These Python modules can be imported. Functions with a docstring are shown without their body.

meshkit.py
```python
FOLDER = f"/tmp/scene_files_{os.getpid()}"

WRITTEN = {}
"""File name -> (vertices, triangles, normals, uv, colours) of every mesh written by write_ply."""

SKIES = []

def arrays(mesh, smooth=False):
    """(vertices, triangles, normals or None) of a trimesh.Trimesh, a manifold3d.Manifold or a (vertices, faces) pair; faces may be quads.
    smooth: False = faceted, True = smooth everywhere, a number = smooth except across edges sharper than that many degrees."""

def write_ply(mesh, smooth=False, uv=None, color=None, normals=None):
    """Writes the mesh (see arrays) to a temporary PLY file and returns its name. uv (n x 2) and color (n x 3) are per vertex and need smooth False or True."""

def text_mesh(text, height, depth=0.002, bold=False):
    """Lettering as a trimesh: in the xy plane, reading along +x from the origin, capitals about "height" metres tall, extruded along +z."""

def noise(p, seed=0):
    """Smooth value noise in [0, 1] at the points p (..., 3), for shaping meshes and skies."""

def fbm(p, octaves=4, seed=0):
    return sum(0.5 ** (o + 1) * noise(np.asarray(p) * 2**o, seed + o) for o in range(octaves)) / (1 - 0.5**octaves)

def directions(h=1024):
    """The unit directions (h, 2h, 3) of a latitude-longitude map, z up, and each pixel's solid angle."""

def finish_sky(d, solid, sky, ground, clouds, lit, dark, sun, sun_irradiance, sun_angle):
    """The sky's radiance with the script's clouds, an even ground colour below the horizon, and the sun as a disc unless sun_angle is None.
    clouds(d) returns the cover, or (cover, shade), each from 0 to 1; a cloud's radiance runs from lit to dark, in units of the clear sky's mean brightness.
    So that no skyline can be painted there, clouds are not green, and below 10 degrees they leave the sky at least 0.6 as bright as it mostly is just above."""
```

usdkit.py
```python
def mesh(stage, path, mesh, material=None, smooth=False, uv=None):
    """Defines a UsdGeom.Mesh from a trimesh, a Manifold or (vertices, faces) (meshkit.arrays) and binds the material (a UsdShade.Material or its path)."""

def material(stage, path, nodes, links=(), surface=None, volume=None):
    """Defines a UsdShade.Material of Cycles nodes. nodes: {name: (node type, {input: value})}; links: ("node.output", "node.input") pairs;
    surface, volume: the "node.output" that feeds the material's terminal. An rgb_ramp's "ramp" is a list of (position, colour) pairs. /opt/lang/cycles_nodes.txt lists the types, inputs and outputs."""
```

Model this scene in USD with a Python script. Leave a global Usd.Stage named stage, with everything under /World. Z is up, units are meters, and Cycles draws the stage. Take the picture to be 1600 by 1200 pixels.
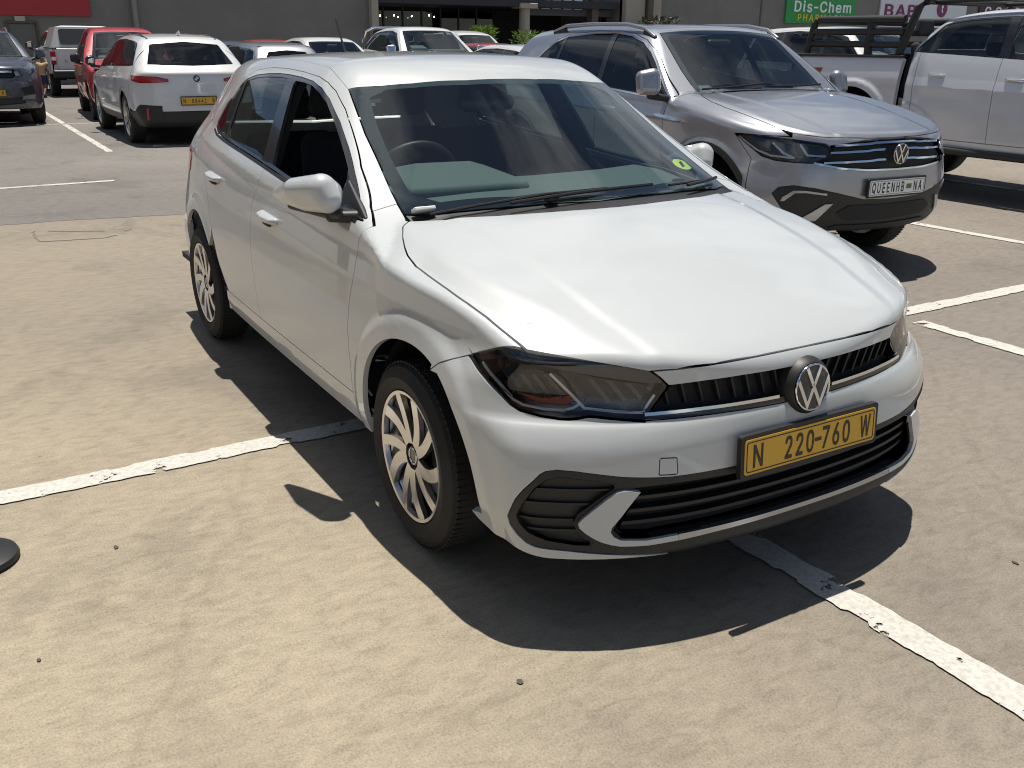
import math, random
import numpy as np
import shapely, trimesh
from shapely.geometry import Polygon, LineString, Point, box as sbox
from shapely import affinity
from shapely.ops import unary_union
from scipy.interpolate import PchipInterpolator
from pxr import Usd, UsdGeom, UsdLux, UsdShade, Sdf, Gf, Vt
import usdkit, meshkit

stage = Usd.Stage.CreateInMemory()
UsdGeom.SetStageUpAxis(stage, 'Z'); UsdGeom.SetStageMetersPerUnit(stage, 1.0)
UsdGeom.Xform.Define(stage, '/World'); UsdGeom.Scope.Define(stage, '/World/Looks')

# ---------------------------------------------------------------- camera, sky, sun, exposure
SKY_STRENGTH, SUN, EXPOSURE = 0.055, 1.25, 0.24
cam = UsdGeom.Camera.Define(stage, '/World/camera')
R_, U_, B_ = (0.51045464, 0.85987087, 0.00762573), (-0.29704698, 0.16800322, 0.93996702), (0.80696911, -0.48207573, 0.34118007)
EYE = (2.45035936, -1.93553964, 1.50796576)
cam.AddTransformOp().Set(Gf.Matrix4d(*R_, 0, *U_, 0, *B_, 0, *EYE, 1))
cam.CreateHorizontalApertureAttr(36.0); cam.CreateVerticalApertureAttr(27.0)
cam.CreateFocalLengthAttr(36.0 * 1476.3456 / 1600); cam.CreateFStopAttr(0.0)
cam.CreateClippingRangeAttr((0.05, 5000.0)); cam.CreateExposureAttr(EXPOSURE)

to_sun = np.array([-0.150, 0.085, 1.0]); to_sun /= np.linalg.norm(to_sun)
SUN_EL, SUN_ROT = math.asin(to_sun[2]), math.atan2(to_sun[0], to_sun[1])
sky = UsdLux.DomeLight.Define(stage, '/World/sky'); sky.GetPrim().SetCustomDataByKey('kind', 'structure')
skymat = usdkit.material(stage, '/World/Looks/sky', {
    's': ('sky_texture', {'sky_type': 'single_scattering', 'sun_disc': False, 'sun_elevation': SUN_EL, 'sun_rotation': SUN_ROT, 'altitude': 1600.0}),
    'c': ('texture_coordinate', {}), 'm': ('mapping', {'scale': (1.0, 1.0, 1.9)}),
    'n': ('noise_texture', {'scale': 2.6, 'detail': 9.0, 'roughness': 0.56, 'distortion': 0.25}),
    'r': ('rgb_ramp', {'ramp': [(0.0, (0, 0, 0)), (0.50, (0, 0, 0)), (0.60, (.7, .7, .7)), (0.70, (1, 1, 1)), (1.0, (1, 1, 1))]}),
    'x': ('mix', {'color2': (11.0, 11.6, 12.4)}),
    'b': ('background_shader', {'strength': SKY_STRENGTH})},
    [('c.generated', 'm.vector'), ('m.vector', 'n.vector'), ('n.fac', 'r.fac'), ('r.color', 'x.fac'), ('s.color', 'x.color1'), ('x.color', 'b.color')], surface='b.background')
UsdShade.MaterialBindingAPI.Apply(sky.GetPrim()).Bind(skymat)
sun = UsdLux.DistantLight.Define(stage, '/World/sun')
sun.CreateIntensityAttr(SUN); sun.CreateAngleAttr(0.53); sun.CreateNormalizeAttr(True); sun.CreateColorAttr(Gf.Vec3f(1.0, 0.945, 0.86))
rot = Gf.Rotation(Gf.Vec3d(0, 0, 1), Gf.Vec3d(*map(float, to_sun))); sun.AddTransformOp().Set(Gf.Matrix4d(rot, Gf.Vec3d(0, 0, 40)))
# ---------------------------------------------------------------- scene-graph helpers
_taken = {}
def numbered(parent, name):
    k = (str(parent), name); i = _taken.get(k, 0); _taken[k] = i + 1
    return f'{parent}/{name}' if i == 0 else f'{parent}/{name}_{i:03d}'
def info(p, label=None, cat=None, group=None, kind=None):
    for k, v in (('label', label), ('category', cat), ('group', group), ('kind', kind)):
        if v: p.SetCustomDataByKey(k, v)
    return p
def thing(name, label, cat, loc=(0, 0, 0), rotz=0.0, group=None):
    x = UsdGeom.Xform.Define(stage, numbered('/World', name))
    x.AddTranslateOp().Set(Gf.Vec3d(*map(float, loc)))
    if rotz: x.AddRotateZOp().Set(math.degrees(rotz))
    return info(x.GetPrim(), label, cat, group)
def tri(m):
    """Anything mesh-like as (V, F, N or None)."""
    if isinstance(m, tuple) and len(m) == 3: return m
    v, f, n = meshkit.arrays(m, False); return v, f, None
def put(parent, name, m, mat, label=None, smooth=32):
    """One Mesh prim under parent (a prim or a path)."""
    if isinstance(m, tuple) and not len(m[1]): return None
    path = numbered(parent.GetPath() if hasattr(parent, 'GetPath') else parent, name)
    if isinstance(m, tuple) and len(m) == 3 and m[2] is not None:
        v, f, n = m
        g = UsdGeom.Mesh.Define(stage, path)
        g.CreatePointsAttr(Vt.Vec3fArray.FromNumpy(np.asarray(v, np.float32)))
        g.CreateFaceVertexCountsAttr(Vt.IntArray.FromNumpy(np.full(len(f), 3, np.int32)))
        g.CreateFaceVertexIndicesAttr(Vt.IntArray.FromNumpy(np.asarray(f, np.int32).ravel()))
        g.CreateSubdivisionSchemeAttr('none')
        g.CreateNormalsAttr(Vt.Vec3fArray.FromNumpy(np.asarray(n, np.float32))); g.SetNormalsInterpolation('vertex')
        UsdShade.MaterialBindingAPI.Apply(g.GetPrim()).Bind(MAT[mat])
    else:
        if isinstance(m, tuple): m = (m[0], m[1])
        g = usdkit.mesh(stage, path, m, MAT[mat], smooth=smooth)
    return info(g.GetPrim(), label)
def join(ms):
    V, F, N, k = [], [], [], 0
    for v, f, n in ms:
        V.append(v); F.append(np.asarray(f) + k); N.append(n); k += len(v)
    return np.vstack(V), np.vstack(F), np.vstack(N)
def cat(ms):
    return trimesh.util.concatenate([m if isinstance(m, trimesh.Trimesh) else trimesh.Trimesh(*meshkit.arrays(m)[:2], process=False) for m in ms])
def box(sx, sy, sz, c=(0, 0, 0), bevel=0.0):
    """A box, its edges chamfered."""
    if bevel <= 0:
        m = trimesh.creation.box((sx, sy, sz))
    else:
        b = bevel; h = np.array([sx, sy, sz]) / 2; P = []
        for s in np.array(np.meshgrid([-1, 1], [-1, 1], [-1, 1])).T.reshape(-1, 3):
            for k in range(3):
                q = h - b; q = q.copy(); q[k] = h[k]; P.append(s * q)
        m = trimesh.convex.convex_hull(np.array(P))
    m.apply_translation(c); return m
def hull(balls, n=2):
    """Convex hull of spheres (x, y, z, r)."""
    s = trimesh.creation.icosphere(n); P = np.vstack([s.vertices * b[3] + np.array(b[:3]) for b in balls])
    return trimesh.convex.convex_hull(P)
def softened(m, edge, n):
    v, f = trimesh.remesh.subdivide_to_size(m.vertices, m.faces, edge); m = trimesh.Trimesh(v, f); m.merge_vertices()
    trimesh.smoothing.filter_laplacian(m, lamb=.5, iterations=n, volume_constraint=True); return m
def tube(pts, r, n=8, closed=False):
    pts = np.asarray(pts, float); R = np.broadcast_to(r, (len(pts),))
    t = np.gradient(pts, axis=0)
    if closed: t = np.roll(pts, -1, 0) - np.roll(pts, 1, 0)
    t /= np.linalg.norm(t, axis=1, keepdims=True) + 1e-12
    a = np.cross(t, np.where(np.abs(t[:, 2:]) < .9, [0, 0, 1.0], [1.0, 0, 0])); a /= np.linalg.norm(a, axis=1, keepdims=True) + 1e-12
    b = np.cross(t, a); g = np.arange(n) * 2 * np.pi / n
    v = pts[:, None] + R[:, None, None] * (np.cos(g)[None, :, None] * a[:, None] + np.sin(g)[None, :, None] * b[:, None])
    f = []; m = len(pts)
    for i in range(m if closed else m - 1):
        for j in range(n):
            p, q, r2, s = i * n + j, i * n + (j + 1) % n, ((i + 1) % m) * n + (j + 1) % n, ((i + 1) % m) * n + j
            f += [(p, q, r2), (p, r2, s)]
    v = v.reshape(-1, 3)
    if not closed:
        v = np.vstack([v, pts[:1], pts[-1:]]); k = len(v)
        for j in range(n): f += [(k - 2, (j + 1) % n, j), (k - 1, (m - 1) * n + j, (m - 1) * n + (j + 1) % n)]
    return trimesh.Trimesh(v, f, process=False)
def place(m, T=None, move=(0, 0, 0), rot=None):
    m = m.copy()
    if rot:
        ax, ang = rot; m.apply_transform(trimesh.transformations.rotation_matrix(ang, ax))
    m.apply_translation(move); return m

# ---------------------------------------------------------------- materials
MAT = {}
def mat(name, nodes, links=(), surface='p.BSDF', **k):
    MAT[name] = usdkit.material(stage, '/World/Looks/' + name, nodes, links, surface=surface, **k)
def plain(name, col, rough=.5, **k):
    mat(name, {'p': ('principled_bsdf', {'base_color': col, 'roughness': rough, **k})})
def paint(name, col, metallic=0.0, rough=.35, coat=1.0, dust=.06):
    """Car paint under clear lacquer, with a trace of dust and orange peel."""
    mat(name, {'c': ('texture_coordinate', {}), 'n': ('noise_texture', {'scale': 3.0, 'detail': 5.0, 'roughness': .6}),
               'r': ('rgb_ramp', {'ramp': [(0, (0, 0, 0)), (.45, (0, 0, 0)), (.8, (dust, dust, dust)), (1, (dust, dust, dust))]}),
               'x': ('mix', {'color1': col, 'color2': (.42, .37, .30)}),
               'o': ('noise_texture', {'scale': 260.0, 'detail': 1.0}), 'b': ('bump', {'strength': .012, 'distance': .002}),
               'p': ('principled_bsdf', {'metallic': metallic, 'roughness': rough, 'coat_weight': coat, 'coat_roughness': .02, 'coat_ior': 1.5})},
        [('c.object', 'n.vector'), ('n.fac', 'r.fac'), ('r.color', 'x.fac'), ('x.color', 'p.base_color'), ('c.object', 'o.vector'), ('o.fac', 'b.height'), ('b.normal', 'p.coat_normal')])
def glass(name, tint, rough=0.0, f0=.06):
    """A thin pane: tinted and see-through, reflecting more at grazing angles (Schlick), the same from both sides."""
    mat(name, {'l': ('layer_weight', {'blend': .5}), 'q': ('math', {'math_type': 'power', 'value2': 5.0}), 'f': ('math', {'math_type': 'multiply_add', 'value2': 1 - f0, 'value3': f0}),
               't': ('transparent_bsdf', {'color': tint}), 'g': ('glossy_bsdf', {'color': (1, 1, 1), 'roughness': rough}), 'm': ('mix_closure', {})},
        [('l.facing', 'q.value1'), ('q.value', 'f.value1'), ('f.value', 'm.fac'), ('t.BSDF', 'm.closure1'), ('g.BSDF', 'm.closure2')], surface='m.closure')
paint('white_paint', (.46, .482, .486), rough=.4)
paint('white_paint_far', (.55, .56, .56), rough=.4, dust=.12)
paint('silver_paint', (.335, .345, .37), metallic=.75, rough=.34)
paint('pickup_silver_paint', (.56, .565, .585), metallic=.45, rough=.36)
paint('red_paint', (.42, .022, .025), rough=.4)
paint('dark_red_paint', (.30, .02, .015), rough=.4)
paint('graphite_paint', (.07, .075, .09), metallic=.5, rough=.36)
paint('dark_blue_paint', (.05, .06, .085), metallic=.4, rough=.36)
paint('beige_paint', (.36, .31, .24), metallic=.4, rough=.36)
plain('gloss_black', (.012, .012, .013), .12, coat_weight=.5)
plain('black_plastic', (.013, .013, .0135), .5)
plain('dark_recess', (.008, .008, .009), .7)
plain('rubber', (.015, .0145, .014), .75)
plain('chrome', (.78, .79, .80), .08, metallic=1.0)
plain('satin_silver', (.42, .435, .46), .28, metallic=.9)
plain('machined_alloy', (.70, .69, .67), .25, metallic=.95)
plain('dark_alloy', (.028, .028, .029), .35, metallic=.1)
plain('disc_steel', (.10, .098, .095), .55, metallic=.8)
plain('seat_cloth', (.025, .026, .03), .9)
plain('dash_plastic', (.085, .105, .10), .7)
plain('headliner', (.35, .34, .32), .9)
plain('mirror_glass', (.8, .82, .84), .02, metallic=1.0)
plain('white_plastic', (.72, .73, .70), .4)
plain('lamp_chrome', (.075, .077, .082), .2, metallic=.8)
plain('lamp_bright', (.62, .63, .60), .25, metallic=.4)
plain('lamp_bowl', (.022, .022, .024), .2, metallic=.4)
plain('amber_reflector', (.30, .06, .02), .3)
plain('tail_red', (.30, .008, .012), .12, coat_weight=1.0)
plain('tail_dark', (.06, .006, .008), .15, coat_weight=1.0)
plain('plate_yellow', (.62, .36, .035), .4)
plain('plate_white', (.74, .75, .74), .4)
plain('plate_ink', (.03, .02, .012), .5)
plain('badge_blue', (.03, .12, .45), .3)
plain('decal_orange', (.30, .07, .02), .5)
plain('crest_green', (.10, .14, .03), .5)
plain('sticker_yellow', (.62, .72, .12), .5)
glass('clear_glass', (.68, .80, .79), f0=.085); glass('side_glass', (.42, .50, .48)); glass('dark_glass', (.10, .12, .13)); glass('lens', (.93, .94, .95), f0=.05)
# ---------------------------------------------------------------- body shapes
def T1(pairs, lo=-8.0, hi=8.0, n=4001, lin=False):
    a = np.array(sorted(pairs), float); a[:, 0] += np.arange(len(a)) * 1e-6
    g = np.linspace(max(lo, a[0, 0] - .5), min(hi, a[-1, 0] + .5), n)
    if lin or len(a) < 3:
        v = np.interp(g, a[:, 0], a[:, 1])
    else:
        v = PchipInterpolator(a[:, 0], a[:, 1])(np.clip(g, a[0, 0], a[-1, 0]))
    return lambda x: np.interp(x, g, v)

def smax(a, b, k):
    h = np.maximum(k - np.abs(a - b), 0) / k
    return np.maximum(a, b) + h * h * k * .25

def smin(a, b, k):
    return -smax(-a, -b, k)

class Body:
    """A car's outer skin as one smooth solid: f < 0 inside. y is symmetric."""
    def __init__(s, **k):
        s.__dict__.update(k)
    def halfwidth(s, x, z):
        w = s.plan(x) - s.inset(z - s.lift(x))
        for (tx, tz) in s.tapers:
            w = w - tx(x) * tz(z)
        if s.ledge:
            zc, amp, up, dn = s.ledge
            d = z - zc(x)
            if dn > 0: L = np.where(d > 0, np.maximum(0, 1 - d / up), np.maximum(0, 1 + d / dn) ** 2)
            else: L = -np.clip(d / up, 0, 1)                     # a step: the skin above the crease lies further in
            w = w + amp(x) * L
        if s.shoulder:
            d = z - s.shoulder(x)
            w = w - .22 * np.clip(d, 0, .07)
        for (wx, wz, R, amt) in s.flares:
            r = np.hypot(x - wx, z - wz)
            t = np.clip((R + .10 - r) / .05, 0, 1)
            w = w + amt * t * t * (3 - 2 * t) * np.clip((z - .12) / .1, 0, 1)
        return w
    def hood(s, x, y):
        hc, yr, zr, yg, zg, zs = (g(x) for g in s.hoodt)
        A = zr + (hc - zr) * (1 - (y / yr) ** 2)
        B = zg + (yg - y) * (zr - zg) / (yg - yr)
        C = zs + (yg + .045 - y) * (zg - zs) / .045
        if s.dome is not None: d = np.clip((s.dome(x) + .025 - y) / .05, 0, 1); A = A + .006 * d * d * (3 - 2 * d)
        return np.where(y < yg, smin(A, B, .012), C)
    def __call__(s, P):
        x, y, z = P[..., 0], np.abs(P[..., 1]), P[..., 2]
        side = y - s.halfwidth(x, z)
        a, b = s.fa(z), s.fb(z)
        g = 2 * a * y + 4 * b * y ** 3
        front = (x - (s.fx(z) - a * y * y - b * y ** 4)) / np.sqrt(1 + g * g)
        g = 2 * s.ra * y + 4 * s.rb * y ** 3
        rear = ((s.rx(z) + s.ra * y * y + s.rb * y ** 4) - x) / np.sqrt(1 + g * g)
        roof = z - (s.roof(x) - s.crown * y * y - .10 * y ** 4)
        ax = s.wsa(z)
        ws = (x - (s.wsx(z) - ax * y * y)) * s.wsn
        top = smax(roof, ws, s.kws)
        top = smin(top, (z - s.hood(x, y)) * .95, .004)
        o = smax(side, front, s.kc)
        o = smax(o, rear, .08)
        o = smax(o, top, s.kt(x))
        return smax(o, s.zmin - z, .03)
    def normal(s, P, e=.003):
        n = np.stack([s(P + d) - s(P - d) for d in np.eye(3) * e], -1)
        return n / np.maximum(np.linalg.norm(n, axis=-1, keepdims=True), 1e-9)
    def solve(s, O, D, t0, t1, off=0.0, n=26):
        """First point along O + t D (t from t0 to t1) where f reaches off from outside."""
        t0, t1 = float(t0), float(t1); ts = np.linspace(t0, t1, n)
        a = np.full(len(O), t0); b = np.full(len(O), t1); done = np.zeros(len(O), bool)
        fa = s(O + D * t0) - off; fb = np.full(len(O), -1.0)
        pa, pf = np.full(len(O), float(t0)), fa
        for t in ts[1:]:
            fv = s(O + D * t) - off
            hit = (~done) & (fv <= 0)
            a[hit], fa[hit], b[hit], fb[hit] = pa[hit], pf[hit], t, fv[hit]
            done |= hit
            pa, pf = np.full(len(O), t), fv
            if done.all(): break
        for _ in range(13):
            m = np.where(_ % 3 == 2, (a + b) / 2, a + (b - a) * np.clip(fa / np.where(fa - fb == 0, 1, fa - fb), .03, .97))
            fm = s(O + D * m[:, None]) - off
            up = fm > 0
            a = np.where(up, m, a); fa = np.where(up, fm, fa); b = np.where(up, b, m); fb = np.where(up, fb, fm)
        return O + D * ((a + b) / 2)[:, None], done
    # two-dimensional maps of the skin
    def place(s, kind, uv, off=0.0):
        u, v = uv[:, 0], uv[:, 1]; z0 = np.zeros(len(uv))
        if kind == 'side':
            O = np.stack([u, z0, v], 1); D = np.tile([0, 1.0, 0], (len(uv), 1)); r = (1.3, .05)
        elif kind == 'top':
            O = np.stack([u, z0, z0 + s.za], 1); D = np.stack([z0, np.sin(v), np.cos(v)], 1); r = (1.7, .02)
        elif kind == 'front':
            O = np.stack([z0 + s.xa, z0, v], 1); D = np.stack([np.cos(u), np.sin(u), z0], 1); r = (1.7, .02)
        else:
            O = np.stack([z0 + s.xb, z0, v], 1); D = np.stack([-np.cos(u), np.sin(u), z0], 1); r = (1.7, .02)
        return s.solve(O, D, r[0], r[1], off)[0]
    def flat(s, kind, P):
        P = np.atleast_2d(np.asarray(P, float)); x, y, z = P.T
        if kind == 'side': return np.stack([x, z], 1)
        if kind == 'top': return np.stack([x, np.arctan2(y, z - s.za)], 1)
        if kind == 'front': return np.stack([np.arctan2(y, x - s.xa), z], 1)
        return np.stack([np.arctan2(y, s.xb - x), z], 1)

def clip_grid(poly, du, dv):
    """Triangulates a 2-D polygon on a regular grid: (points, triangles)."""
    u0, v0, u1, v1 = poly.bounds
    nu, nv = max(1, int(math.ceil((u1 - u0) / du))), max(1, int(math.ceil((v1 - v0) / dv)))
    gu, gv = np.linspace(u0, u1, nu + 1), np.linspace(v0, v1, nv + 1)
    shapely.prepare(poly)
    I, J = np.meshgrid(np.arange(nu), np.arange(nv), indexing='ij'); I, J = I.ravel(), J.ravel()
    cells = shapely.box(gu[I], gv[J], gu[I + 1], gv[J + 1])
    inside = shapely.contains_properly(poly, cells)
    pts, idx, tris = [], {}, []
    ku, kv = 4000 / du, 4000 / dv
    def vid(p):
        k = (int(p[0] * ku + .5 if p[0] > 0 else p[0] * ku - .5), int(p[1] * kv + .5 if p[1] > 0 else p[1] * kv - .5))
        if k not in idx: idx[k] = len(pts); pts.append(p)
        return idx[k]
    ii, jj = I[inside], J[inside]
    if len(ii):
        q = np.stack([ii * (nv + 1) + jj, (ii + 1) * (nv + 1) + jj, (ii + 1) * (nv + 1) + jj + 1, ii * (nv + 1) + jj + 1], 1)
        used, inv = np.unique(q, return_inverse=True); q = inv.reshape(q.shape)
        for k in used: vid((gu[k // (nv + 1)], gv[k % (nv + 1)]))
        odd = ((ii + jj) % 2 == 1)[:, None]
        tris += [tuple(r) for r in np.vstack([np.where(odd, q[:, [0, 1, 2]], q[:, [0, 1, 3]]), np.where(odd, q[:, [0, 2, 3]], q[:, [1, 2, 3]])]).tolist()]
    rest = np.nonzero(~inside)[0]
    rest = rest[shapely.intersects(poly, cells[rest])]
    for g in shapely.intersection(poly, cells[rest]):
        for q in (g.geoms if hasattr(g, 'geoms') else [g]):
            if q.geom_type != 'Polygon' or q.area < du * dv * 1e-7: continue
            for t in shapely.constrained_delaunay_triangles(q).geoms:
                c = list(t.exterior.coords)[:3]
                k = [vid(p) for p in c]
                if len(set(k)) < 3: continue
                (x0, y0), (x1, y1), (x2, y2) = c
                ar = (x1 - x0) * (y2 - y0) - (x2 - x0) * (y1 - y0)
                tris.append(tuple(k) if ar > 0 else (k[0], k[2], k[1]))
    return np.array(pts, float).reshape(-1, 2), np.array(tris, int).reshape(-1, 3)

def boundary(F):
    e = np.vstack([F[:, [0, 1]], F[:, [1, 2]], F[:, [2, 0]]])
    key = {}
    for a, b in e: key[(a, b)] = 1
    return np.array([(a, b) for a, b in key if (b, a) not in key], int).reshape(-1, 2)

def rounded(poly, r):
    return poly.buffer(-r).buffer(2 * r).buffer(-r) if r else poly

def skin(body, kind, poly, du=.014, dv=.014, off=0.0, depth=.014, mirror=False, shrink=0.0):
    """A piece of the skin cut out along a polygon, its edges turned inwards: (vertices, triangles, normals)."""
    if shrink: poly = poly.buffer(-shrink)
    V, F, N, n0 = [], [], [], 0
    for q in (poly.geoms if hasattr(poly, 'geoms') else [poly]):
        if q.is_empty or q.geom_type != 'Polygon' or q.area < 1e-8: continue
        q = q.segmentize(max(du, dv) * .9)
        uv, t = clip_grid(q, du, dv)
        if not len(t): continue
        P = body.place(kind, uv, off); n = body.normal(P)
        # orientation: triangle normals must agree with the outward normals
        g = np.cross(P[t[:, 1]] - P[t[:, 0]], P[t[:, 2]] - P[t[:, 0]])
        flip = (g * n[t].sum(1)).sum(1) < 0
        t = np.where(flip[:, None], t[:, [0, 2, 1]], t)
        V.append(P); N.append(n); F.append(t + n0); n0 += len(P)
        if depth:
            e = boundary(t)
            a, b = P[e[:, 0]], P[e[:, 1]]
            a2, b2 = a - n[e[:, 0]] * depth, b - n[e[:, 1]] * depth
            m = len(e)
            fn = np.cross(b - a, -n[e[:, 0]]); fn = -fn / np.maximum(np.linalg.norm(fn, axis=1, keepdims=True), 1e-12)
            V.append(np.vstack([a, b, b2, a2])); N.append(np.tile(fn, (4, 1)))
            i = np.arange(m) + n0
            F.append(np.vstack([np.stack([i, i + 2 * m, i + m], 1), np.stack([i, i + 3 * m, i + 2 * m], 1)])); n0 += 4 * m
    if not V: return np.zeros((0, 3)), np.zeros((0, 3), int), np.zeros((0, 3))
    V, F, N = np.vstack(V), np.vstack(F), np.vstack(N)
    if mirror:
        V, N, F = V * [1, -1, 1], N * [1, -1, 1], F[:, ::-1]
    return V, F, N
# ---------------------------------------------------------------- the white hatchback's skin
def polo_body():
    X = [-.45, -.27, -.10, 0, .2, .31, .40, .48, .62, .70, .745, .80, .9]
    hc = [1.02, 1.0, .983, .962, .915, .886, .860, .834, .789, .755, .728, .675, .55]
    yr = [.70, .71, .725, .725, .692, .662, .632, .602, .55, .51, .48, .45, .4]
    zr = [.985, .965, .938, .924, .890, .866, .842, .816, .775, .743, .717, .665, .54]
    yg = [.79, .775, .788, .782, .765, .745, .722, .70, .645, .60, .55, .50, .45]
    zg = [.945, .93, .907, .886, .856, .830, .806, .780, .745, .715, .690, .64, .5]
    zs = [.93, .905, .89, .875, .847, .822, .796, .768, .735, .705, .68, .63, .48]
    tab = [T1(list(zip(X, c))) for c in (hc, yr, zr, yg, zg, zs)]
    Z = [.15, .20, .24, .30, .36, .45, .52, .578, .60, .695, .73, .80, .9]
    fx = [.72, .775, .80, .80, .80, .803, .801, .792, .784, .772, .772, .765, .75]
    fa = [.12, .12, .12, .13, .14, .15, .18, .25, .30, .33, .33, .33, .33]
    fb = [.33, .33, .33, .33, .32, .32, .31, .28, .26, .26, .26, .26, .26]
    return Body(
        za=.55, xa=0.0, xb=-2.3, zmin=.17, wsn=.5, kws=.05, kc=.05, kt=T1([(-3.4, .07), (-1.8,.08), (-1.2, .11), (-.8, .07), (-.5, .05), (-.2, .025), (1, .025)]),
        plan=T1([(-3.4, .80), (-3.1, .822), (-2.8, .848), (-2.551, .862), (-2.0, .870), (-1.3, .874), (-.6, .872), (0, .866), (.2, .858), (.4, .845), (.55, .835), (.8, .82)]),
        inset=T1([(.10, .13), (.15, .10), (.22, .055), (.27, .04), (.35, .018), (.45, .007), (.54, .001), (.61, .0), (.68, .004), (.74, .010), (.80, .0165), (.86, .0175), (.92, .0195), (.98, .031), (1.05, .058), (1.2, .128), (1.35, .208), (1.45, .271), (1.55, .336)]),
        lift=T1([(-3.4, .03), (-2.5, .02), (-1.5, .0), (1, 0)]),
        ledge=(T1([(-3.2, 1.0), (-2.19, .925), (-1.19, .835), (-.44, .803), (-.24, .797), (0, .79)]), T1([(-3.2, .0), (-2.9, .012), (-.33, .014), (-.24, .011), (-.13, .0), (1, 0)]), .075, 0),
        shoulder=T1([(-3.2, 1.06), (-2.1, 1.02), (-1.3, .965), (-.5, .935), (0, .88), (.25, .855), (.58, .82), (1, .8)]),
        flares=[(0.06, .32, .36, .009), (-2.53, .32, .36, .009)],
        tapers=[(T1([(-3.4, 1.3), (-3.0, 1.0), (-2.75, .75), (-2.5, .38), (-2.2, .1), (-1.8, 0), (1, 0)]), T1([(.1, 0), (.5, .005), (.75, .03), (.95, .06), (1.05, .075), (1.3, .12), (1.45, .14), (1.6, .14)])),
                (T1([(-3, 0), (-.1, 0), (0, .006), (.2, .028), (.35, .047), (.5, .06), (.9, .07)]), T1([(.1, 0), (.56, 0), (.66, .35), (.76, 1), (1.6, 1)]))],
        hoodt=tab, dome=T1([(-.4, .57), (-.2, .56), (.1, .53), (.44, .495), (.64, .46), (.9, .4)]), fx=T1(list(zip(Z, fx))), fa=T1(list(zip(Z, fa))), fb=T1(list(zip(Z, fb))),
        rx=T1([(.2, -3.12), (.3, -3.24), (.5, -3.27), (.75, -3.24), (.95, -3.19), (1.05, -3.13), (1.2, -3.0), (1.38, -2.84), (1.5, -2.72)]), ra=.14, rb=.36,
        roof=T1([(-3.3, 1.36), (-2.9, 1.405), (-2.5, 1.436), (-2.0, 1.456), (-1.6, 1.463), (-1.25, 1.456), (-1.0, 1.428), (-.88, 1.40), (-.6, 1.30)]), crown=.06,
        wsx=T1([(.85, .16), (.965, -.14), (1.1, -.40), (1.25, -.67), (1.366, -.875), (1.5, -1.10)]), wsa=T1([(.9, .25), (1.34, .50), (1.5, .5)]))
# ---------------------------------------------------------------- building a car from its skin
def dense(P, d=.03):
    P = np.asarray(P, float); out = [P[0]]
    for a, b in zip(P[:-1], P[1:]):
        n = max(1, int(np.linalg.norm(b - a) / d)); out += [a + (b - a) * k / n for k in range(1, n + 1)]
    return [tuple(p) for p in out]

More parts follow.
